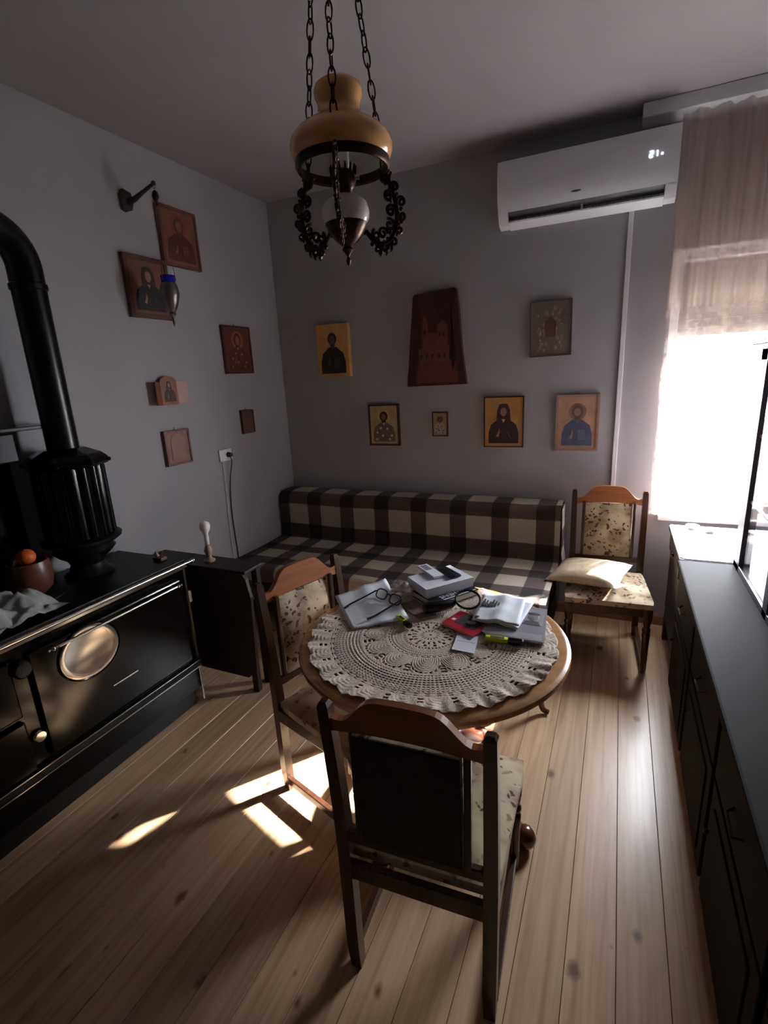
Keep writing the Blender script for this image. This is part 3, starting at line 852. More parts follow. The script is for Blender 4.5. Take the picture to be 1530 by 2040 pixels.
# ------------------------------------------------------------------ round table
TX, TY = 1.912, -1.913
tb = thing('round_table', 'round varnished pedestal table covered by the crocheted doily', 'table', (TX, TY, 0))
R = .498
MB().lathe([(R-.03, .715), (R-.012, .717), (R-.002, .726), (R, .735), (R-.003, .744), (R-.012, .749), (R-.02, .75), (.001, .75)], 96).build('tabletop', M['table'], tb, True, 30)
MB().lathe([(R-.10, .655), (R-.085, .655), (R-.085, .7145), (R-.10, .7145), (R-.10, .655)], 72, cap=False).build('apron', M['tabledark'], tb, True, 30)
MB().lathe([(.075, .12), (.085, .16), (.085, .20), (.05, .23), (.045, .27), (.065, .34), (.075, .42), (.06, .50), (.045, .56), (.05, .60), (.08, .62), (.20, .645), (.20, .7145)], 32).build('pedestal', M['tabledark'], tb, True, 35)
for k, a in enumerate((-14, -100, 76, 166)):
    a = math.radians(a)
    pts = bez([(.05, 0, .19), (.14, 0, .20), (.24, 0, .15), (.33, 0, .075), (.385, 0, .048)], 5)
    f = MB().tube([RZ(a) @ Vector(p) for p in pts], [.05-.022*i/(len(pts)-1) for i in range(len(pts))], 12)
    f.ball(RZ(a) @ Vector((.385, 0, .045)), .043, (1, 1, 1))
    f.build('foot', M['tabledark'], tb, True, 60)

# stool leg under the table
st = thing('low_stool', 'low dark wooden stool under the table, one curved leg showing on the sofa side', 'stool', (2.10, -1.22, 0))
MB().lathe([(.12, .225), (.128, .235), (.128, .25), (.12, .258), (.001, .258)], 32).build('seat', M['dark'], st, True, 30)
for k in range(3):
    a = 2*PI*k/3+.05
    pts = bez([(.08, 0, .23), (.115, 0, .17), (.13, 0, .09), (.145, 0, .03), (.175, 0, .013)], 4)
    MB().tube([RZ(a) @ Vector(p) for p in pts], [.022-.010*i/(len(pts)-1) for i in range(len(pts))], 8).build('leg', M['tabledark'], st, True)

# crocheted doily
dl = MB()
NR, NA = 112, 576
RD = .452
def zrel(r, a):
    q = r/RD
    z = 0
    # petals: two rings of pineapple fans
    if .36 < q < .56:
        p = (a*12/(2*PI)) % 1-.5; d = math.hypot(p*.95, (q-.37)*2.6)
        z += .0012*math.sin(d*85)
    elif .62 < q < .82 or .20 < q < .34:
        z += .0011*math.sin(q*210)
    elif q >= .84:
        p = (a*24/(2*PI)) % 1-.5; d = math.hypot(p, (q-.84)*3.2)
        z += .0012*math.sin(d*60)
    return z
for i in range(NR+1):
    r = RD*i/NR
    for k in range(NA):
        a = 2*PI*k/NA
        rr = r; q = r/RD
        ruff = max(0, (q-.84)/.16)
        dg_ = math.degrees(a); rz_ = .2 if (dg_ < 50 or 115 < dg_ < 178) else 1
        if ruff > 0:
            rr = r*(1+.035*ruff*abs(math.cos(a*12))**.6-.02*ruff+.012*ruff*noise.noise(Vector((math.cos(a)*5, math.sin(a)*5, 0))))
        z = .0022+zrel(r, a)+rz_*ruff*(.007+.006*math.sin(a*24+1.5*noise.noise(Vector((math.cos(a)*3, math.sin(a)*3, 1))))+.003*math.sin(a*61))
        z += .0016*max(0, noise.noise(Vector((math.cos(a)*r*14, math.sin(a)*r*14, 5))))
        dl.v.append((rr*math.cos(a), rr*math.sin(a), max(z, .0009)))
def hole(i, k):
    q = (i+.5)/NR; a = 2*PI*(k+.5)/NA
    if q < .035: return False
    if q < .20:
        if .05 < q < .08: return (k // 12) % 3 == 0
        if .12 < q < .155: return (k // 10) % 3 == 0
        return .165 < q < .185 and (k // 14) % 3 == 1
    if .205 < q < .225 or .335 < q < .352: return (k // 6) % 2 == 0
    if .225 <= q <= .335: return i % 3 == 0 and (k // 2) % 3 == 0
    if .36 < q < .56:
        p = (a*12/(2*PI)) % 1-.5
        d = math.hypot(p*.95, (q-.37)*2.6)
        return .47 < d < .52 and (k // 3) % 2 == 0 or (abs(p) > .42 and q > .45 and (i // 2) % 2 == 0)
    if .575 < q < .80: return i % 3 == 0 and (k // 2) % 2 == 0
    if .80 <= q < .835: return i % 2 == 0 and (k // 3) % 3 == 0
    p = (a*24/(2*PI)) % 1-.5
    return q < .92 and abs(p) > .42 and i % 4 < 2
for i in range(NR):
    for k in range(NA):
        if i and hole(i, k): continue
        k2 = (k+1) % NA
        if i == 0: 
            dl.f.append((k*0+i*NA+k, (i+1)*NA+k2, (i+1)*NA+k)) if False else None
            continue
        dl.f.append((i*NA+k, i*NA+k2, (i+1)*NA+k2, (i+1)*NA+k))
do = dl.build('crocheted_doily', M['crochet'], smooth=True, ang=180)
do.location = (TX-.002, TY-.008, .7505)
md = do.modifiers.new('thick', 'SOLIDIFY'); md.thickness = .0012; md.offset = 1
tag(do, 'round beige crocheted doily with a ruffled scalloped edge on the table', 'doily')
TZ = .7572   # top of doily

# ------------------------------------------------------------------ things on the table
def quadprism(name, pts, z0, z1, m, parent=None, org=(0, 0)):
    return MB().prism([(x-org[0], y-org[1]) for x, y in pts], z0, z1).build(name, m, parent)
# large folded sheet with handwriting
A, B, Cc, D = Vector((1.395, -1.741)), Vector((1.538, -1.505)), Vector((1.797, -1.851)), Vector((1.61, -1.989))
pp_ = MB(); N = 14
for j in range(N+1):
    for i in range(N+1):
        u, v = i/N, j/N
        p = (A*(1-u)+D*u)*(1-v)+(B*(1-u)+Cc*u)*v
        fold = .010*max(0, 1-abs(v-.55)*5)*(1-.5*u) + .010*(v > .5)*(v-.5)*2 + .002*noise.noise(Vector((u*5, v*5, 0)))
        pp_.v.append((p.x, p.y, TZ+.004+fold))
for j in range(N):
    for i in range(N):
        a = j*(N+1)+i; pp_.f.append((a, a+1, a+N+2, a+N+1))
sh = pp_.build('letter_sheet', M['paper'], smooth=True, ang=180)
md = sh.modifiers.new('thick', 'SOLIDIFY'); md.thickness = .0006
tag(sh, 'large creased white letter sheet under the eyeglasses', 'paper')
sk = MB()
sk.tube([(1.63+.022*math.cos(a), -1.868+.014*math.sin(a), TZ+.0062) for a in [2*PI*i/20 for i in range(20)]], .0006, 4, closed=True)
for k in range(4):
    sk.tube([(1.50+.02*k, -1.62-.03*k+.008*math.sin(i*2.2), TZ+.0175-.0) if False else (1.475+.012*i+.02*k, -1.66-.012*i+.018*k, TZ+.0155+.0) for i in range(2)], .0005, 4)
sk.build('pencil_marks', M['paperg'], sh)

# eyeglasses
eg = thing('eyeglasses', 'black-framed eyeglasses with open temples on the letter sheet', 'glasses', (1.650, -1.742, TZ+.016), 0)
eg.scale = (1.25,)*3
def egl(cx, cy, ang_):
    pts = []
    for i in range(28):
        a = 2*PI*i/28
        x = .025*math.copysign(abs(math.cos(a))**.6, math.cos(a)); z = .0165*math.copysign(abs(math.sin(a))**.7, math.sin(a))
        pts.append((x, z))
    return pts
axis = Vector((.174, -.075, 0)).normalized()      # along the front of the frame
nrm = Vector((-.32, -.95, 0)).normalized()
nrm = Vector((-axis.y, axis.x, 0))                 # pointing away from camera
upv = (Vector((0, 0, 1))*.80+nrm*.60).normalized()
for s in (-1, 1):
    c = axis*s*.034+upv*.017
    MB().tube([c+axis*x+upv*z2 for x, z2 in egl(0, 0, 0)], .0022, 6, closed=True).build('rim', M['black'], eg, True)
    MB().add([c+axis*x*.95+upv*z2*.95 for x, z2 in egl(0, 0, 0)], [tuple(range(28))]).build('lens', M['glass'], eg)
    h = c+axis*s*.027+upv*.006
    tdir = (-nrm*.9 + axis*s*(.1 if s < 0 else -.05)).normalized()
    tdir = Vector((tdir.x, tdir.y, 0)).normalized()
    e = h+tdir*.115; e.z = .002
    e2 = e+tdir*.026+axis*(-s)*.006; e2.z = -.002
    MB().tube([h, h+tdir*.01, (h+e)/2, e, e2], [.0022, .0028, .003, .0034, .0040], 6).build('temple', M['black'], eg, True)
MB().tube([axis*-.011+upv*.022, upv*.026, axis*.011+upv*.022], .0022, 6).build('bridge', M['black'], eg, True)

def highlighter(name_label, loc, rz, ln=.105):
    t = thing('highlighter_pen', name_label, 'pen', loc, rz, 'yellow highlighter pens on the doily')
    MB().box(-ln*.5, ln*.10, -.011, .011, 0, .017, .004).build('barrel', M['yellow'], t, True)
    MB().box(ln*.10, ln*.5, -.0115, .0115, 0, .0175, .004).build('cap', M['black'], t, True)
    MB().box(ln*.14, ln*.46, -.002, .002, .0175, .021, .001).build('clip', M['black'], t)
    MB().box(-ln*.36, -ln*.0, -.0055, .0055, .0168, .0176).build('label_patch', M['ink'], t)
    return t
highlighter('yellow highlighter with black cap standing askew beside the letter sheet', (1.785, -1.875, TZ+.002), math.radians(-38), .10)
highlighter('yellow highlighter lying in front of the grey book', (2.18, -1.892, TZ+.002), math.radians(4), .135)

def book(name, label, quad, z0, th, cover, spine_edge=True):
    P_ = [Vector(p) for p in quad]
    cx = sum(p.x for p in P_)/4; cy = sum(p.y for p in P_)/4
    t = thing(name, label, 'book', (cx, cy, z0))
    L = [(p.x-cx, p.y-cy) for p in P_]
    ins = [(x*.965, y*.965) for x, y in L]
    MB().prism(ins, .0015, th-.0015).build('pages', M['pages'], t)
    MB().prism(L, th-.0018, th).build('front_cover', cover, t)
    MB().prism(L, 0, .0018).build('back_cover', cover, t)
    return t, L
# ATHENS guide book under the white box
aq = [(1.725, -1.630), (1.862, -1.722), (1.996, -1.523), (1.859, -1.431)]
bA, L = book('guide_book', 'thick black guide book lettered ATHENS under the white box', aq, TZ+.001, .026, M['black'])
e = Vector((.134, .199, 0)); ea = math.atan2(e.y, e.x)
text_mesh('ATHENS', .037, 'title_lettering', M['paper'], bA, T(1.900-sum(p[0] for p in aq)/4, -1.604-sum(p[1] for p in aq)/4, .0266) @ RZ(ea+PI) , .0004)
q0, q1 = Vector(L[1]), Vector(L[2])
d_ = (q1-q0).normalized(); nn = Vector((-d_.y, d_.x))
st_ = [q0+d_*.01+nn*.006, q1-d_*.01+nn*.006, q1-d_*.01+nn*.012, q0+d_*.01+nn*.012]
MB().prism([(p.x, p.y) for p in st_], .0255, .0265).build('white_stripe', M['paper'], bA)
# brown sheet left of it
bs = quadprism('brown_leaflet', [(1.70, -1.73), (1.84, -1.83), (1.885, -1.77), (1.752, -1.668)], TZ+.001, TZ+.006, mat('brown_cardboard', (132, 108, 98), .7))
tag(bs, 'thin brownish leaflet lying between the eyeglasses and the black guide book', 'leaflet')
# clear crinkled wrap
cw = MB(); N = 14
for j in range(N+1):
    for i in range(N+1):
        x, y = (i/N-.5)*.12, (j/N-.5)*.10
        cw.v.append((x, y, .010+.045*abs(noise.noise(Vector((x*26, y*26, 2))))+.008*noise.noise(Vector((x*70, y*70, 4)))))
for j in range(N):
    for i in range(N):
        a = j*(N+1)+i; cw.f.append((a, a+1, a+N+2, a+N+1))
c_ = cw.build('crinkled_plastic_wrap', M['wrap']); c_.location = (1.675, -1.605, TZ+.010); c_.rotation_euler = (0, 0, .5)
tag(c_, 'crinkled clear plastic wrap between the letter and the white box', 'wrapper')
# white box on the guide book
wq = [(1.690, -1.583), (1.815, -1.690), (1.965, -1.503), (1.825, -1.395)]
cx, cy = sum(p[0] for p in wq)/4, sum(p[1] for p in wq)/4
wbx = thing('white_cardboard_box', 'flat white cardboard box stacked on the black guide book', 'box', (cx, cy, TZ+.0285))
MB().prism([(x-cx, y-cy) for x, y in wq], 0, .040).build('tray', M['paper'], wbx)
MB().prism([((x-cx)*1.02, (y-cy)*1.02) for x, y in wq], .016, .0425).build('lid', M['paper'], wbx)
# case/remote on top
rm = thing('folded_instruction_strip', 'narrow white printed strip lying on the white box', 'paper', (1.768, -1.508, TZ+.0717), math.radians(-42))
MB().box(-.08, .08, -.026, .026, 0, .012, .002).build('strip', M['paper'], rm)
for k in range(6): MB().box(-.068+.011*k, -.062+.011*k, -.018, .014, .0118, .0126).build('print_mark', M['ink'], rm)
ph = thing('navy_phone', 'small dark navy phone beside the printed strip on the white box', 'phone', (1.850, -1.497, TZ+.0717), math.radians(-38))
MB().box(-.062, .062, -.028, .028, 0, .012, .005).build('body', M['navy'], ph, True)
MB().box(-.052, .024, -.023, .023, .0118, .0126).build('screen', M['black'], ph)
# magnifying glass
mg = thing('magnifying_glass', 'black magnifying glass leaning on the books with its thick handle forward', 'magnifier', (1.985, -1.665, TZ+.03))
mt = Matrix.Rotation(math.radians(22), 4, 'X') @ Matrix.Rotation(math.radians(8), 4, 'Y')
MB().tube([mt @ Vector((.050*math.cos(a), .050*math.sin(a), .014)) for a in [2*PI*i/36 for i in range(36)]], .0048, 8, closed=True).build('rim', M['black'], mg, True)
MB().lathe([(.001, .011), (.03, .0125), (.048, .014), (.03, .0165), (.001, .018)], 32, mtx=mt).build('lens', M['glass'], mg)
hd = [Vector((-.045, -.022, .002)), Vector((-.06, -.034, -.004)), Vector((-.085, -.055, -.004)), Vector((-.135, -.098, -.003)), Vector((-.15, -.112, -.003))]
MB().tube(hd, [.009, .018, .023, .024, .018], 12).build('handle', M['black'], mg, True)
# red book
rq = [(1.928, -1.838), (2.070, -1.905), (2.115, -1.775), (1.968, -1.715)]
rb, L = book('red_book', 'thin red paperback with a dark photo panel, in front of the magnifying glass', rq, TZ+.001, .010, M['red'])
ph1 = [(x*.62+.010, y*.62+.012) for x, y in L]
MB().prism(ph1, .0098, .0106).build('cover_photo', M['ink'], rb)
MB().ball((.016, .006, .0105), .016, (1.2, .9, .08)).build('photo_figure', M['paperg'], rb)
MB().prism([(-.066, .010), (-.052, .004), (-.046, .018), (-.060, .024)], .0098, .0107).build('cover_patch', M['paper'], rb)
# grey book with portrait
gq = [(2.10, -1.868), (2.315, -1.868), (2.292, -1.60), (2.09, -1.60)]
gb, L = book('grey_book', 'large grey hardback with a portrait photo, at the right edge of the doily', gq, TZ+.001, .012, M['grey'])
MB().prism([(.010, -.02), (.094, -.02), (.088, .115), (.010, .115)], .0118, .0126).build('portrait_photo', mat('portrait_print', (150, 148, 156), .4, var=.15), gb)
MB().ball((.052, .048, .0126), .03, (.72, 1.0, .05)).build('portrait_face', mat('portrait_face_print', (122, 116, 118), .4, var=.2, scale=60), gb, True)
MB().ball((.052, .074, .0130), .03, (.8, .45, .06)).build('portrait_hair', M['ink'], gb, True)
MB().prism([(.018, -.018), (.086, -.018), (.076, .010), (.052, .018), (.028, .010)], .0118, .0130).build('portrait_suit', M['ink'], gb)
MB().prism([(-.108, -.128), (.106, -.128), (.104, -.085), (-.108, -.085)], .0118, .0124).build('title_band', mat('pale_grey_print', (160, 158, 162), .4), gb)
# folded newspaper
nw = thing('folded_newspaper', 'folded printed sheets lying across the red and grey books', 'newspaper', (2.125, -1.68, TZ+.016))
for lv, off, rot in ((0, (0.012, 0.0), -.10), (1, (-.004, .0), 0.05)):
    b = MB(); N = 12
    for j in range(N+1):
        for i in range(N+1):
            u, v = i/N, j/N
            x, y = -.088+.176*u, -.125+.25*v
            z2 = .004+lv*.0075+.010*math.exp(-((u-.55)/.16)**2)+.003*noise.noise(Vector((u*4, v*4, lv)))
            b.v.append(tuple(RZ(rot) @ Vector((x+off[0], y+off[1], z2))))
    for j in range(N):
        for i in range(N):
            a = j*(N+1)+i; b.f.append((a, a+1, a+N+2, a+N+1))
    o = b.build('sheet', M['paper'], nw, True, 180)
    md = o.modifiers.new('thick', 'SOLIDIFY'); md.thickness = .002; md.offset = -1
for k in range(7):
    MB().box(-.075+.012*k, -.070+.012*k, .0, .062-.01*(k % 3), .0125, .0175, 0, RZ(.05)).build('text_line', M['ink'], nw)
MB().ball((-.072, -.10, .0135), .009, (1, 1, .2)).build('printed_dot', M['ink'], nw)
# note
nt = quadprism('paper_note', [(2.018, -2.000), (2.100, -2.002), (2.084, -1.882), (2.007, -1.896)], TZ+.001, TZ+.003, M['paper'])
tag(nt, 'small pale paper note lying on the doily in front of the red book', 'note')
n2_ = MB().prism([(2.020, -1.935), (2.085, -1.934), (2.085, -1.932), (2.020, -1.933)], TZ+.0029, TZ+.0034)
n2_.build('handwriting', M['paperg'], nt)

# ------------------------------------------------------------------ pendant lamp
LX, LY = 1.81, -2.2
pl_ = thing('pendant_lamp', 'amber glass pendant oil-style lamp with ornate bronze arms on three chains', 'lamp', (LX, LY, 2.0))
# shade (double wall)
outer = [(.115, .238), (.123, .244), (.130, .258), (.1325, .272), (.128, .288), (.113, .305), (.088, .321), (.067, .335), (.056, .348), (.053, .360), (.055, .371), (.060, .383), (.0615, .394), (.057, .406), (.047, .413), (.038, .415)]
inner = [(r-.0035, z+.0005) for r, z in outer][::-1]
MB().lathe(outer+[(.0345, .414)], 56, cap=False).build('shade', M['amber'], pl_, True, 60)
MB().lathe([(r-.0035, z) for r, z in outer], 56, cap=False).build('shade_lining', M['opal'], pl_, True, 60)
MB().lathe([(.108, .224), (.117, .221), (.123, .230), (.122, .242), (.115, .246), (.110, .236), (.108, .224)], 56, cap=False).build('shade_ring', M['bronze'], pl_, True, 40)
MB().lathe([(.004, .07), (.05, .085), (.062, .11), (.0635, .125), (.058, .145), (.040, .160), (.020, .166), (.001, .167)], 40).build('glass_font', M['opal'], pl_, True, 50)
MB().lathe([(.003, -.005), (.007, .008), (.003, .018), (.010, .028), (.016, .034), (.012, .042), (.030, .055), (.046, .075), (.055, .092), (.057, .102), (.053, .104)], 32).build('font_cup', M['bronze'], pl_, True, 30)
cr = MB().lathe([(.012, .166), (.020, .172), (.030, .188), (.034, .205), (.030, .215), (.022, .222), (.014, .224)], 24)
for k in range(14):
    a = 2*PI*k/14; cr.tube([(.030*math.cos(a), .030*math.sin(a), .21), (.034*math.cos(a), .034*math.sin(a), .232)], [.004, .002], 5)
cr.build('burner_gallery', M['bronze'], pl_, True, 40)
MB().lathe([(.014, .224), (.017, .232), (.017, .26), (.030, .29), (.033, .31), (.028, .318), (.001, .326)], 24).build('bulb', M['bulb'], pl_, True, 60)
MB().tube([(.034, 0, .2), (.045, .004, .2)], .006, 8).build('wick_knob', M['chrome'], pl_, True)
camdir = math.atan2(CAM_POS.y-LY, CAM_POS.x-LX)
angs = [camdir-.12, camdir-.12+2*PI/3, camdir-.12-2*PI/3]
for ai, a in enumerate(angs):
    arm = MB()
    R3 = RZ(a)
    def tb_(pts, r, seg_=6):
        arm.tube([R3 @ Vector((p[0], p[2] if len(p) > 2 else 0, p[1])) for p in pts], r, seg_)
    spine = bez([(.116, 0, .235), (.128, 0, .222), (.137, 0, .20), (.150, 0, .165), (.154, 0, .125), (.142, 0, .085), (.118, 0, .06), (.085, 0, .058), (.055, 0, .085)], 5)
    arm.tube([R3 @ p for p in spine], .0065, 6)
    def spiral(cx, cz, r0, turns, a0, hand, rad=.0045):
        pts = []
        n = int(18*turns)
        for i in range(n+1):
            t = i/n; rr = r0*(1-.85*t); an = a0+hand*2*PI*turns*t
            pts.append((cx+rr*math.cos(an), cz+rr*math.sin(an)))
        tb_(pts, rad, 5)
    for (cx, cz, r0, tn, a0, hd_) in ((.118, .215, .013, 1.3, 0, 1), (.150, .200, .012, 1.3, 3, -1), (.130, .175, .014, 1.4, 1, 1), (.168, .165, .014, 1.3, 3, -1), (.136, .14, .016, 1.4, .4, 1),
                                     (.170, .13, .013, 1.3, 2.5, 1), (.130, .105, .016, 1.3, 2, -1), (.160, .095, .014, 1.3, 1.5, 1), (.108, .082, .016, 1.3, 0, 1), (.140, .062, .014, 1.3, 4, -1), (.088, .078, .014, 1.2, 2, 1),
                                     (.112, .048, .013, 1.3, 1, -1), (.090, .040, .011, 1.2, 5, 1)):
        spiral(cx, cz, r0, tn, a0, hd_)
    for i in range(60):
        t = i/59; p = spine[int(t*(len(spine)-1))]
        off = .014*math.sin(i*2.4)
        arm.ball(R3 @ (p+Vector((off, .002*math.cos(i*1.7), .006*math.cos(i*2.1)))), (.0046+.0015*math.sin(i)), seg=6)
    for (px_, pz_) in ((.100, .022), (.118, .026), (.134, .036)):
        arm.tube([R3 @ Vector((px_, 0, pz_+.03)), R3 @ Vector((px_, 0, pz_+.008)), R3 @ Vector((px_-.003, 0, pz_))], [.003, .0045, .0015], 6)
    arm.build('scroll_arm', M['bronze'], pl_, True, 60)
    # chain links up to the canopy
    p0 = R3 @ Vector((.118, 0, .245)); p1 = R3 @ Vector((.018, 0, .955))
    d = (p1-p0); n = int(d.length/.034)
    dn = d.normalized()
    side = dn.cross(Vector((0, 0, 1))).normalized() if abs(dn.z) < .999 else Vector((1, 0, 0))
    s2_ = dn.cross(side)
    ch = MB()
    for i in range(n+1):
        c = p0+d*(i/n)
        tw = .5*math.sin(i*.7+ai)
        A_ = (side*math.cos(tw)+s2_*math.sin(tw)) if i % 2 == 0 else (side*-math.sin(tw)+s2_*math.cos(tw))
        pts = []
        for k in range(12):
            an = 2*PI*k/12
            pts.append(c+dn*.0225*math.sin(an)+A_*.0085*math.cos(an))
        ch.tube(pts, .0022, 5, closed=True)
    ch.build('chain', M['bronze'], pl_, True, 60)
MB().lathe([(.006, .94), (.03, .95), (.05, .975), (.055, .999)], 24).build('ceiling_canopy', M['bronze'], pl_, True, 40)

# ------------------------------------------------------------------ kitchen stove
sv = thing('wood_burning_stove', 'black enamel wood-burning range cooker along the left wall', 'stove', (0.0, 0, 0))
SY0, SY1 = -3.05, -1.75
MB().box(.03, .50, SY0, SY1, .10, .80, .006).build('body', M['enamel'], sv)
MB().box(.06, .47, SY0+.03, SY1-.03, 0, .10).build('plinth', M['black'], sv)
MB().box(.02, .515, SY0-.005, SY1+.005, .80, .845, .006).build('hob_plate', M['iron'], sv)
for y in (-2.31, -2.72):
    MB().lathe([(.115, .845), (.115, .850), (.03, .851), (.03, .8535), (.001, .8535)], 32, (.22, y, 0)).build('hob_ring', M['iron'], sv, True, 20)
# chrome towel rail in front of the hob, with brackets
MB().tube([(.553, SY0, .838), (.553, SY1+.015, .838)], .009, 10).build('towel_rail', M['chrome'], sv, True)
for y in (-1.80, -2.35, -2.95):
    MB().tube([(.505, y, .828), (.553, y, .838)], .006, 8).build('rail_bracket', M['chrome'], sv, True)
MB().ball((.553, SY1+.02, .838), .012).build('rail_end', M['chrome'], sv, True)
MB().box(.514, .520, SY0, SY1+.004, .800, .812).build('hob_trim', M['chrome'], sv)
# oven door
od = MB().box(.50, .522, -2.56, -1.80, .30, .755, .008).build('oven_door', M['enamel'], sv)
MB().lathe([(.001, .0), (.10, .0), (.118, .004), (.126, .003), (.128, -.002)], 48, (.5225, -2.325, .64), Matrix(((0, 0, 1, 0), (1.05, 0, 0, 0), (0, .9, 0, 0), (0, 0, 0, 1)))).build('oven_window', M['oveng'], od, True, 30)
MB().tube([(.523, -2.325+.137*math.cos(a), .64+.117*math.sin(a)) for a in [2*PI*i/48 for i in range(48)]], .005, 6, closed=True).build('window_bezel', M['enamel'], od, True)
MB().tube([(.556, -2.46, .742), (.556, -1.86, .742)], .0065, 10).build('door_handle', M['chrome'], od, True)
for y in (-2.47, -1.86):
    h = MB().tube([(.522, y, .742), (.556, y, .742)], .006, 8)
    h.ball((.556, y+(-.012 if y < -2 else .012), .742), .010); h.ball((.556, y+(-.03 if y < -2 else .03), .742), .006)
    h.tube([(.556, y-.035, .742), (.556, y+.035, .742)], .004, 6)
    h.build('handle_knob', M['chrome'], od, True)
MB().box(.522, .526, -2.26, -2.13, .425, .431).build('door_highlight_strip', M['chrome'], od)
# firebox doors at the left with round knobs
fd = MB().box(.50, .520, -3.02, -2.62, .52, .755, .008).build('firebox_door', M['enamel'], sv)
fd2 = MB().box(.50, .520, -3.02, -2.62, .28, .50, .008).build('ash_door', M['enamel'], sv)
discm = Matrix(((0, 0, 1, 0), (1, 0, 0, 0), (0, 1, 0, 0), (0, 0, 0, 1)))
MB().lathe([(.034, 0), (.034, .016), (.028, .022), (.001, .024)], 24, (.5205, -2.592, .71), discm).build('air_control_knob', M['iron'], sv, True, 30)
MB().lathe([(.026, 0), (.026, .012), (.020, .020), (.001, .021)], 24, (.5015, -2.583, .405), discm).build('damper_knob', M['chrome'], sv, True, 30)
# bottom rail
MB().box(.502, .520, SY0, SY1, .238, .272, .003).build('lower_trim', M['iron'], sv)
for z in (.236, .272): MB().tube([(.522, SY0, z), (.522, SY1, z)], .0025, 6).build('trim_line', M['chrome'], sv)
MB().box(.50, .505, SY1-.012, SY1+.001, .02, .80).build('corner_trim', M['chrome'], sv)
MB().box(.45, .503, SY1+.0005, SY1+.02, .60, .66).build('side_tag', M['plastic'], sv)
# back guard with shelf rail
MB().box(.02, .05, SY0, SY1-.45, .845, 1.43, .005).build('back_guard', M['enamel'], sv)
MB().box(.02, .20, SY0, -2.24, 1.43, 1.55, .006).build('warming_shelf', M['enamel'], sv)
MB().box(.02, .20, SY0, -2.02, 1.555, 1.572, .003).build('shelf_rail', M['enamel'], sv)
# fluted flue housing
fh = thing('flue_stack', 'tall black flue pipe with elbow rising from a fluted cast housing on the stove', 'flue', (.20, -2.045, .8455))
MB().lathe([(.10, 0), (.11, .012), (.085, .03), (.072, .06), (.085, .085), (.118, .11), (.135, .13), (.118, .15), (.15, .165), (.168, .178), (.172, .19), (.15, .205)], 40).build('lower_flange', M['iron'], fh, True, 35)
flu = MB()
NF = 16
ring = []
for k in range(NF*6):
    a = 2*PI*k/(NF*6)
    rr = .142+.010*abs(math.sin(a*NF/2))
    ring.append((rr*math.cos(a), rr*math.sin(a)))
flu.prism(ring, .203, .53)
flu.build('fluted_housing', M['enamel'], fh, True, 40)
MB().lathe([(.15, .525), (.168, .532), (.178, .545), (.172, .565), (.15, .585), (.11, .603), (.09, .612), (.067, .615)], 8).build('upper_cap', M['enamel'], fh)
for k in range(8):
    a = 2*PI*k/8
    MB().ball((.176*math.cos(a), .176*math.sin(a), .548), .010).build('cap_bead', M['enamel'], fh, True)
PR = .066
zt = 2.365-.8455
pth = [(0, 0, .60), (0, 0, 1.0), (0, 0, zt-.15)] + [(0, -.15+.15*math.cos(t), zt-.15+.15*math.sin(t)) for t in [PI/2*i/10 for i in range(1, 11)]] + [(0, -.6, zt), (0, -1.2, zt)]
MB().tube(pth, PR, 32, cap=False).build('pipe', M['pipe'], fh, True, 60)
MB().lathe([(PR+.001, zt-.24), (PR+.006, zt-.235), (PR+.006, zt-.215), (PR+.001, zt-.21)], 32, cap=False).build('pipe_collar', M['pipe'], fh, True)

# things on the stove
tw = MB(); N = 44
for j in range(N+1):
    for i in range(N+1):
        u, v = -1+2*i/N, -1+2*j/N
        x, y = u*.155, v*.20
        rd = math.hypot(u, v)
        amp = max(0, 1-rd**3*.55)
        z = .14*amp*abs(noise.noise(Vector((x*9+3, y*9, 1))))**.8 + .035*amp*(1-abs(noise.noise(Vector((x*22, y*22, 7)))))+.010*noise.noise(Vector((x*50, y*50, 3)))*amp
        w_ = 1+.12*noise.noise(Vector((u*2, v*2, 9)))
        tw.v.append((x*w_, y*w_, max(.002, z)))
for j in range(N):
    for i in range(N):
        a = j*(N+1)+i; tw.f.append((a, a+1, a+N+2, a+N+1))
to = tw.build('crumpled_towel', M['cloth'], smooth=True, ang=180)
to.location = (.35, -2.555, .8545); to.rotation_euler = (0, 0, .2)
tag(to, 'crumpled grey cloth heaped on the front of the stove top', 'towel')
bw = thing('clay_pot', 'brown clay pot standing at the back of the stove holding an orange', 'pot', (.20, -2.31, .8545))
bw.scale = (1, 1, 1.3)
MB().lathe([(.05, 0), (.075, .02), (.088, .06), (.082, .10), (.078, .115), (.072, .115), (.074, .10), (.06, .05), (.001, .03)], 32).build('bowl', M['clay'], bw, True, 50)
orr = MB().ball((0, 0, 0), .038, (1, 1, .93)).build('orange', M['orange'], smooth=True, ang=180)
orr.location = (.20, -2.31, .8545+.168)
tag(orr, 'orange fruit sitting in the brown clay pot on the stove', 'fruit')
MB().tube([(0, 0, .034), (0, 0, .039)], .003, 6).build('stalk', M['darkx'], orr)
pnb = thing('wooden_spoon_rest', 'small brown wooden holder at the right corner of the stove top', 'holder', (.40, -1.80, .8465))
MB().box(-.03, .03, -.02, .02, 0, .018, .004).build('base', M['clay'], pnb)
MB().tube([(-.015, 0, .018), (-.02, 0, .045)], [.010, .006], 8).build('peg', M['wicker'], pnb, True)
MB().tube([(.012, 0, .018), (.016, .004, .05)], [.007, .004], 8).build('peg', M['clay'], pnb, True)

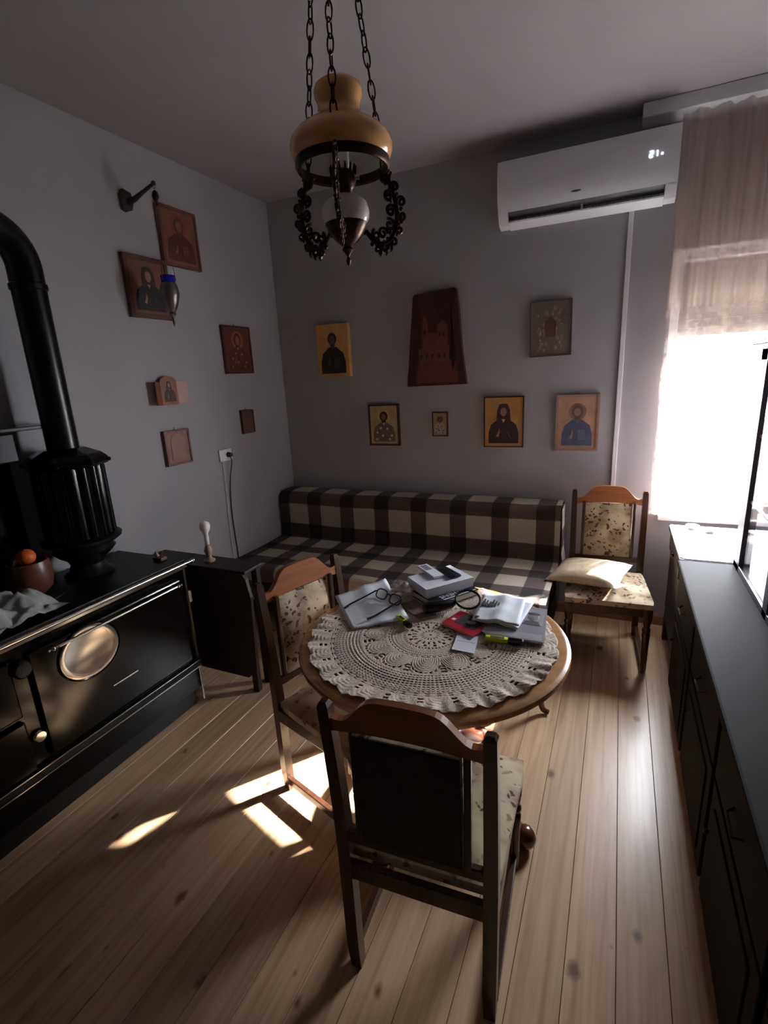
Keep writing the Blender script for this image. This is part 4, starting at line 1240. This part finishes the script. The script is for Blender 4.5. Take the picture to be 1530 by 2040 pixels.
# drop-leaf side table with small lamp
dt = thing('drop_leaf_table', 'dark folded drop-leaf side table between the stove and the left chair', 'side table', (0, -1.60, 0))
XZ = Matrix(((1, 0, 0, 0), (0, 0, 1, 0), (0, 1, 0, 0), (0, 0, 0, 1)))
MB().prism([(.03, .10), (.70, .10), (.765, .16), (.785, .60), (.765, .70), (.745, .727), (.03, .727)], 0, .02, XZ).build('drop_leaf', M['darkx'], dt)
MB().box(.02, .765, .001, .16, .728, .745, .004).build('tabletop', M['darkx'], dt)
for x in (.06, .72):
    for y in (.035, .135):
        MB().box(x-.02, x+.02, y-.0125, y+.02, 0, .7275, .003).build('leg', M['darkx'], dt)
tl = thing('bare_bulb_lamp', 'small turned-wood table lamp with a bare white bulb', 'lamp', (.455, -1.52, .7455))
MB().lathe([(.030, 0), (.032, .008), (.018, .018), (.013, .03), (.020, .05), (.024, .065), (.018, .085), (.011, .095), (.014, .10)], 24).build('base', M['wicker'], tl, True, 40)
MB().lathe([(.012, .10), (.013, .145), (.011, .15), (.013, .155)], 20).build('candle_sleeve', M['plastic'], tl, True, 40)
MB().lathe([(.011, .152), (.013, .165), (.026, .185), (.030, .205), (.024, .225), (.001, .236)], 24).build('bulb', M['bulb'], tl, True, 60)

# ------------------------------------------------------------------ right side: desk, sideboard, display hutch
dk = thing('window_desk', 'dark wooden desk with legs under the window, white cover on top', 'desk', (2.825, -.155, 0))
MB().box(0, .585, -.62, 0, .715, .742, .006).build('desktop', M['dark'], dk)
MB().box(.02, .565, -.60, -.02, .15, .715, .002).build('drawer_case', M['dark'], dk)
dr = MB().box(.008, .02, -.57, -.05, .615, .70, .002).build('drawer', M['dark'], dk)
MB().ball((.004, -.31, .655), .012).build('knob', M['bronze'], dr, True)
for x in (.04, .55):
    for y in (-.58, -.04):
        MB().box(x-.022, x+.022, y-.022, y+.022, 0, .15, .003).build('leg', M['dark'], dk)
cv = MB().prism([(2.832, -.16), (2.832, -.745), (2.85, -.765), (3.40, -.765), (3.40, -.16)], .7425, .7455)
tag(cv.build('white_cover', M['white']), 'white cloth cover lying on the desk by the window', 'cover')
for k, (x, y) in enumerate(((2.94, -.22), (3.02, -.27))):
    d = thing('small_white_dish', ('small white dish on the desk nearest the curtain', 'small white dish on the desk, second from the curtain')[k], 'dish', (x, y, .746), 0, 'dishes on the window desk')
    MB().lathe([(.022, 0), (.032, .018), (.036, .022), (.033, .022), (.024, .006), (.001, .005)], 24).build('bowl', M['paperg'], d, True, 50)

sb = thing('sideboard', 'long dark polished sideboard along the right wall beside the desk', 'sideboard', (2.83, -.80, 0))
MB().box(.03, .60, -2.4, -.0, 0, .07).build('plinth', M['matte'], sb)
MB().box(.01, .60, -2.42, -.0, .07, .715, .004).build('carcass', M['matte'], sb)
MB().box(-.015, .605, -2.43, .0, .715, .75, .008).build('top', M['matte'], sb)
for k in range(4):
    y1 = -.03-.60*k; y0 = y1-.56
    d = MB().box(-.004, .01, y0, y1, .52, .70, .004).build('drawer', M['matte'], sb)
    MB().tube([(-.004, (y0+y1)/2-.05, .62), (-.022, (y0+y1)/2-.04, .61), (-.022, (y0+y1)/2+.04, .61), (-.004, (y0+y1)/2+.05, .62)], .004, 6).build('pull_handle', M['bronze'], d, True)
    dd_ = MB().box(-.004, .01, y0, y1, .09, .505, .004).build('door', M['matte'], sb)
    MB().box(-.009, -.004, y0+.06, y1-.06, .14, .455, .003).build('door_panel', M['matte'], dd_)
    MB().ball((-.012, y1-.03, .34), .008).build('knob', M['bronze'], dd_, True)

hu = thing('display_hutch', 'glazed dark display hutch with shelves standing on the sideboard', 'display cabinet', (3.045, -.80, .7505))
HY = -1.75; HZ = .985
hm = M['hutch']
for (x, y, w_) in ((0, -.11, .11), (0, HY, .11), (.345, -.045, .045), (.345, HY, .045)):
    MB().box(x, x+.045, y, y+w_, 0, HZ, .003).build('corner_post', hm, hu)
for k in (1, 2):
    y = HY*k/3
    MB().box(0, .03, y-.03, y+.03, .0, HZ, .002).build('door_stile', hm, hu)
MB().box(0, .39, HY, 0, 0, .03, .002).build('bottom_rail', hm, hu)
MB().box(0, .39, HY, 0, HZ-.05, HZ, .002).build('top_rail', hm, hu)
MB().box(-.035, .40, HY-.03, .03, HZ, HZ+.018, .004).build('cornice', hm, hu)
MB().box(-.055, .40, HY-.05, .05, HZ+.018, HZ+.034, .004).build('cornice', hm, hu)
MB().box(.05, .34, -.04, -.01, .265, .30, .002).build('side_rail', hm, hu)
for z in (.33, .62):
    MB().box(.02, .385, HY+.05, -.05, z, z+.008, .002).build('glass_shelf', M['glass'], hu)
    MB().box(.012, .02, HY+.05, -.05, z-.002, z+.010, .001).build('shelf_edge', M['plastic'], hu)
MB().box(.05, .34, -.024, -.020, .03, HZ-.05).build('side_pane', M['glass'], hu)
for k in range(3):
    ya, yb = HY*k/3-.045, HY*(k+1)/3+.045
    MB().box(.010, .014, yb, ya, .03, HZ-.05).build('door_pane', M['glass'], hu)
# folded napkin / paper standing in the hutch
nk = MB().prism([(0, 0), (.10, 0), (.05, .16)], 0, .004, Matrix(((0, 0, 1, 0), (1, 0, 0, 0), (0, 1, 0, 0), (0, 0, 0, 1)))).build('folded_napkin', M['paper'])
nk.location = (3.12, -1.12, .7505+.339)
tag(nk, 'white folded paper napkin standing on the glass shelf of the hutch', 'napkin')
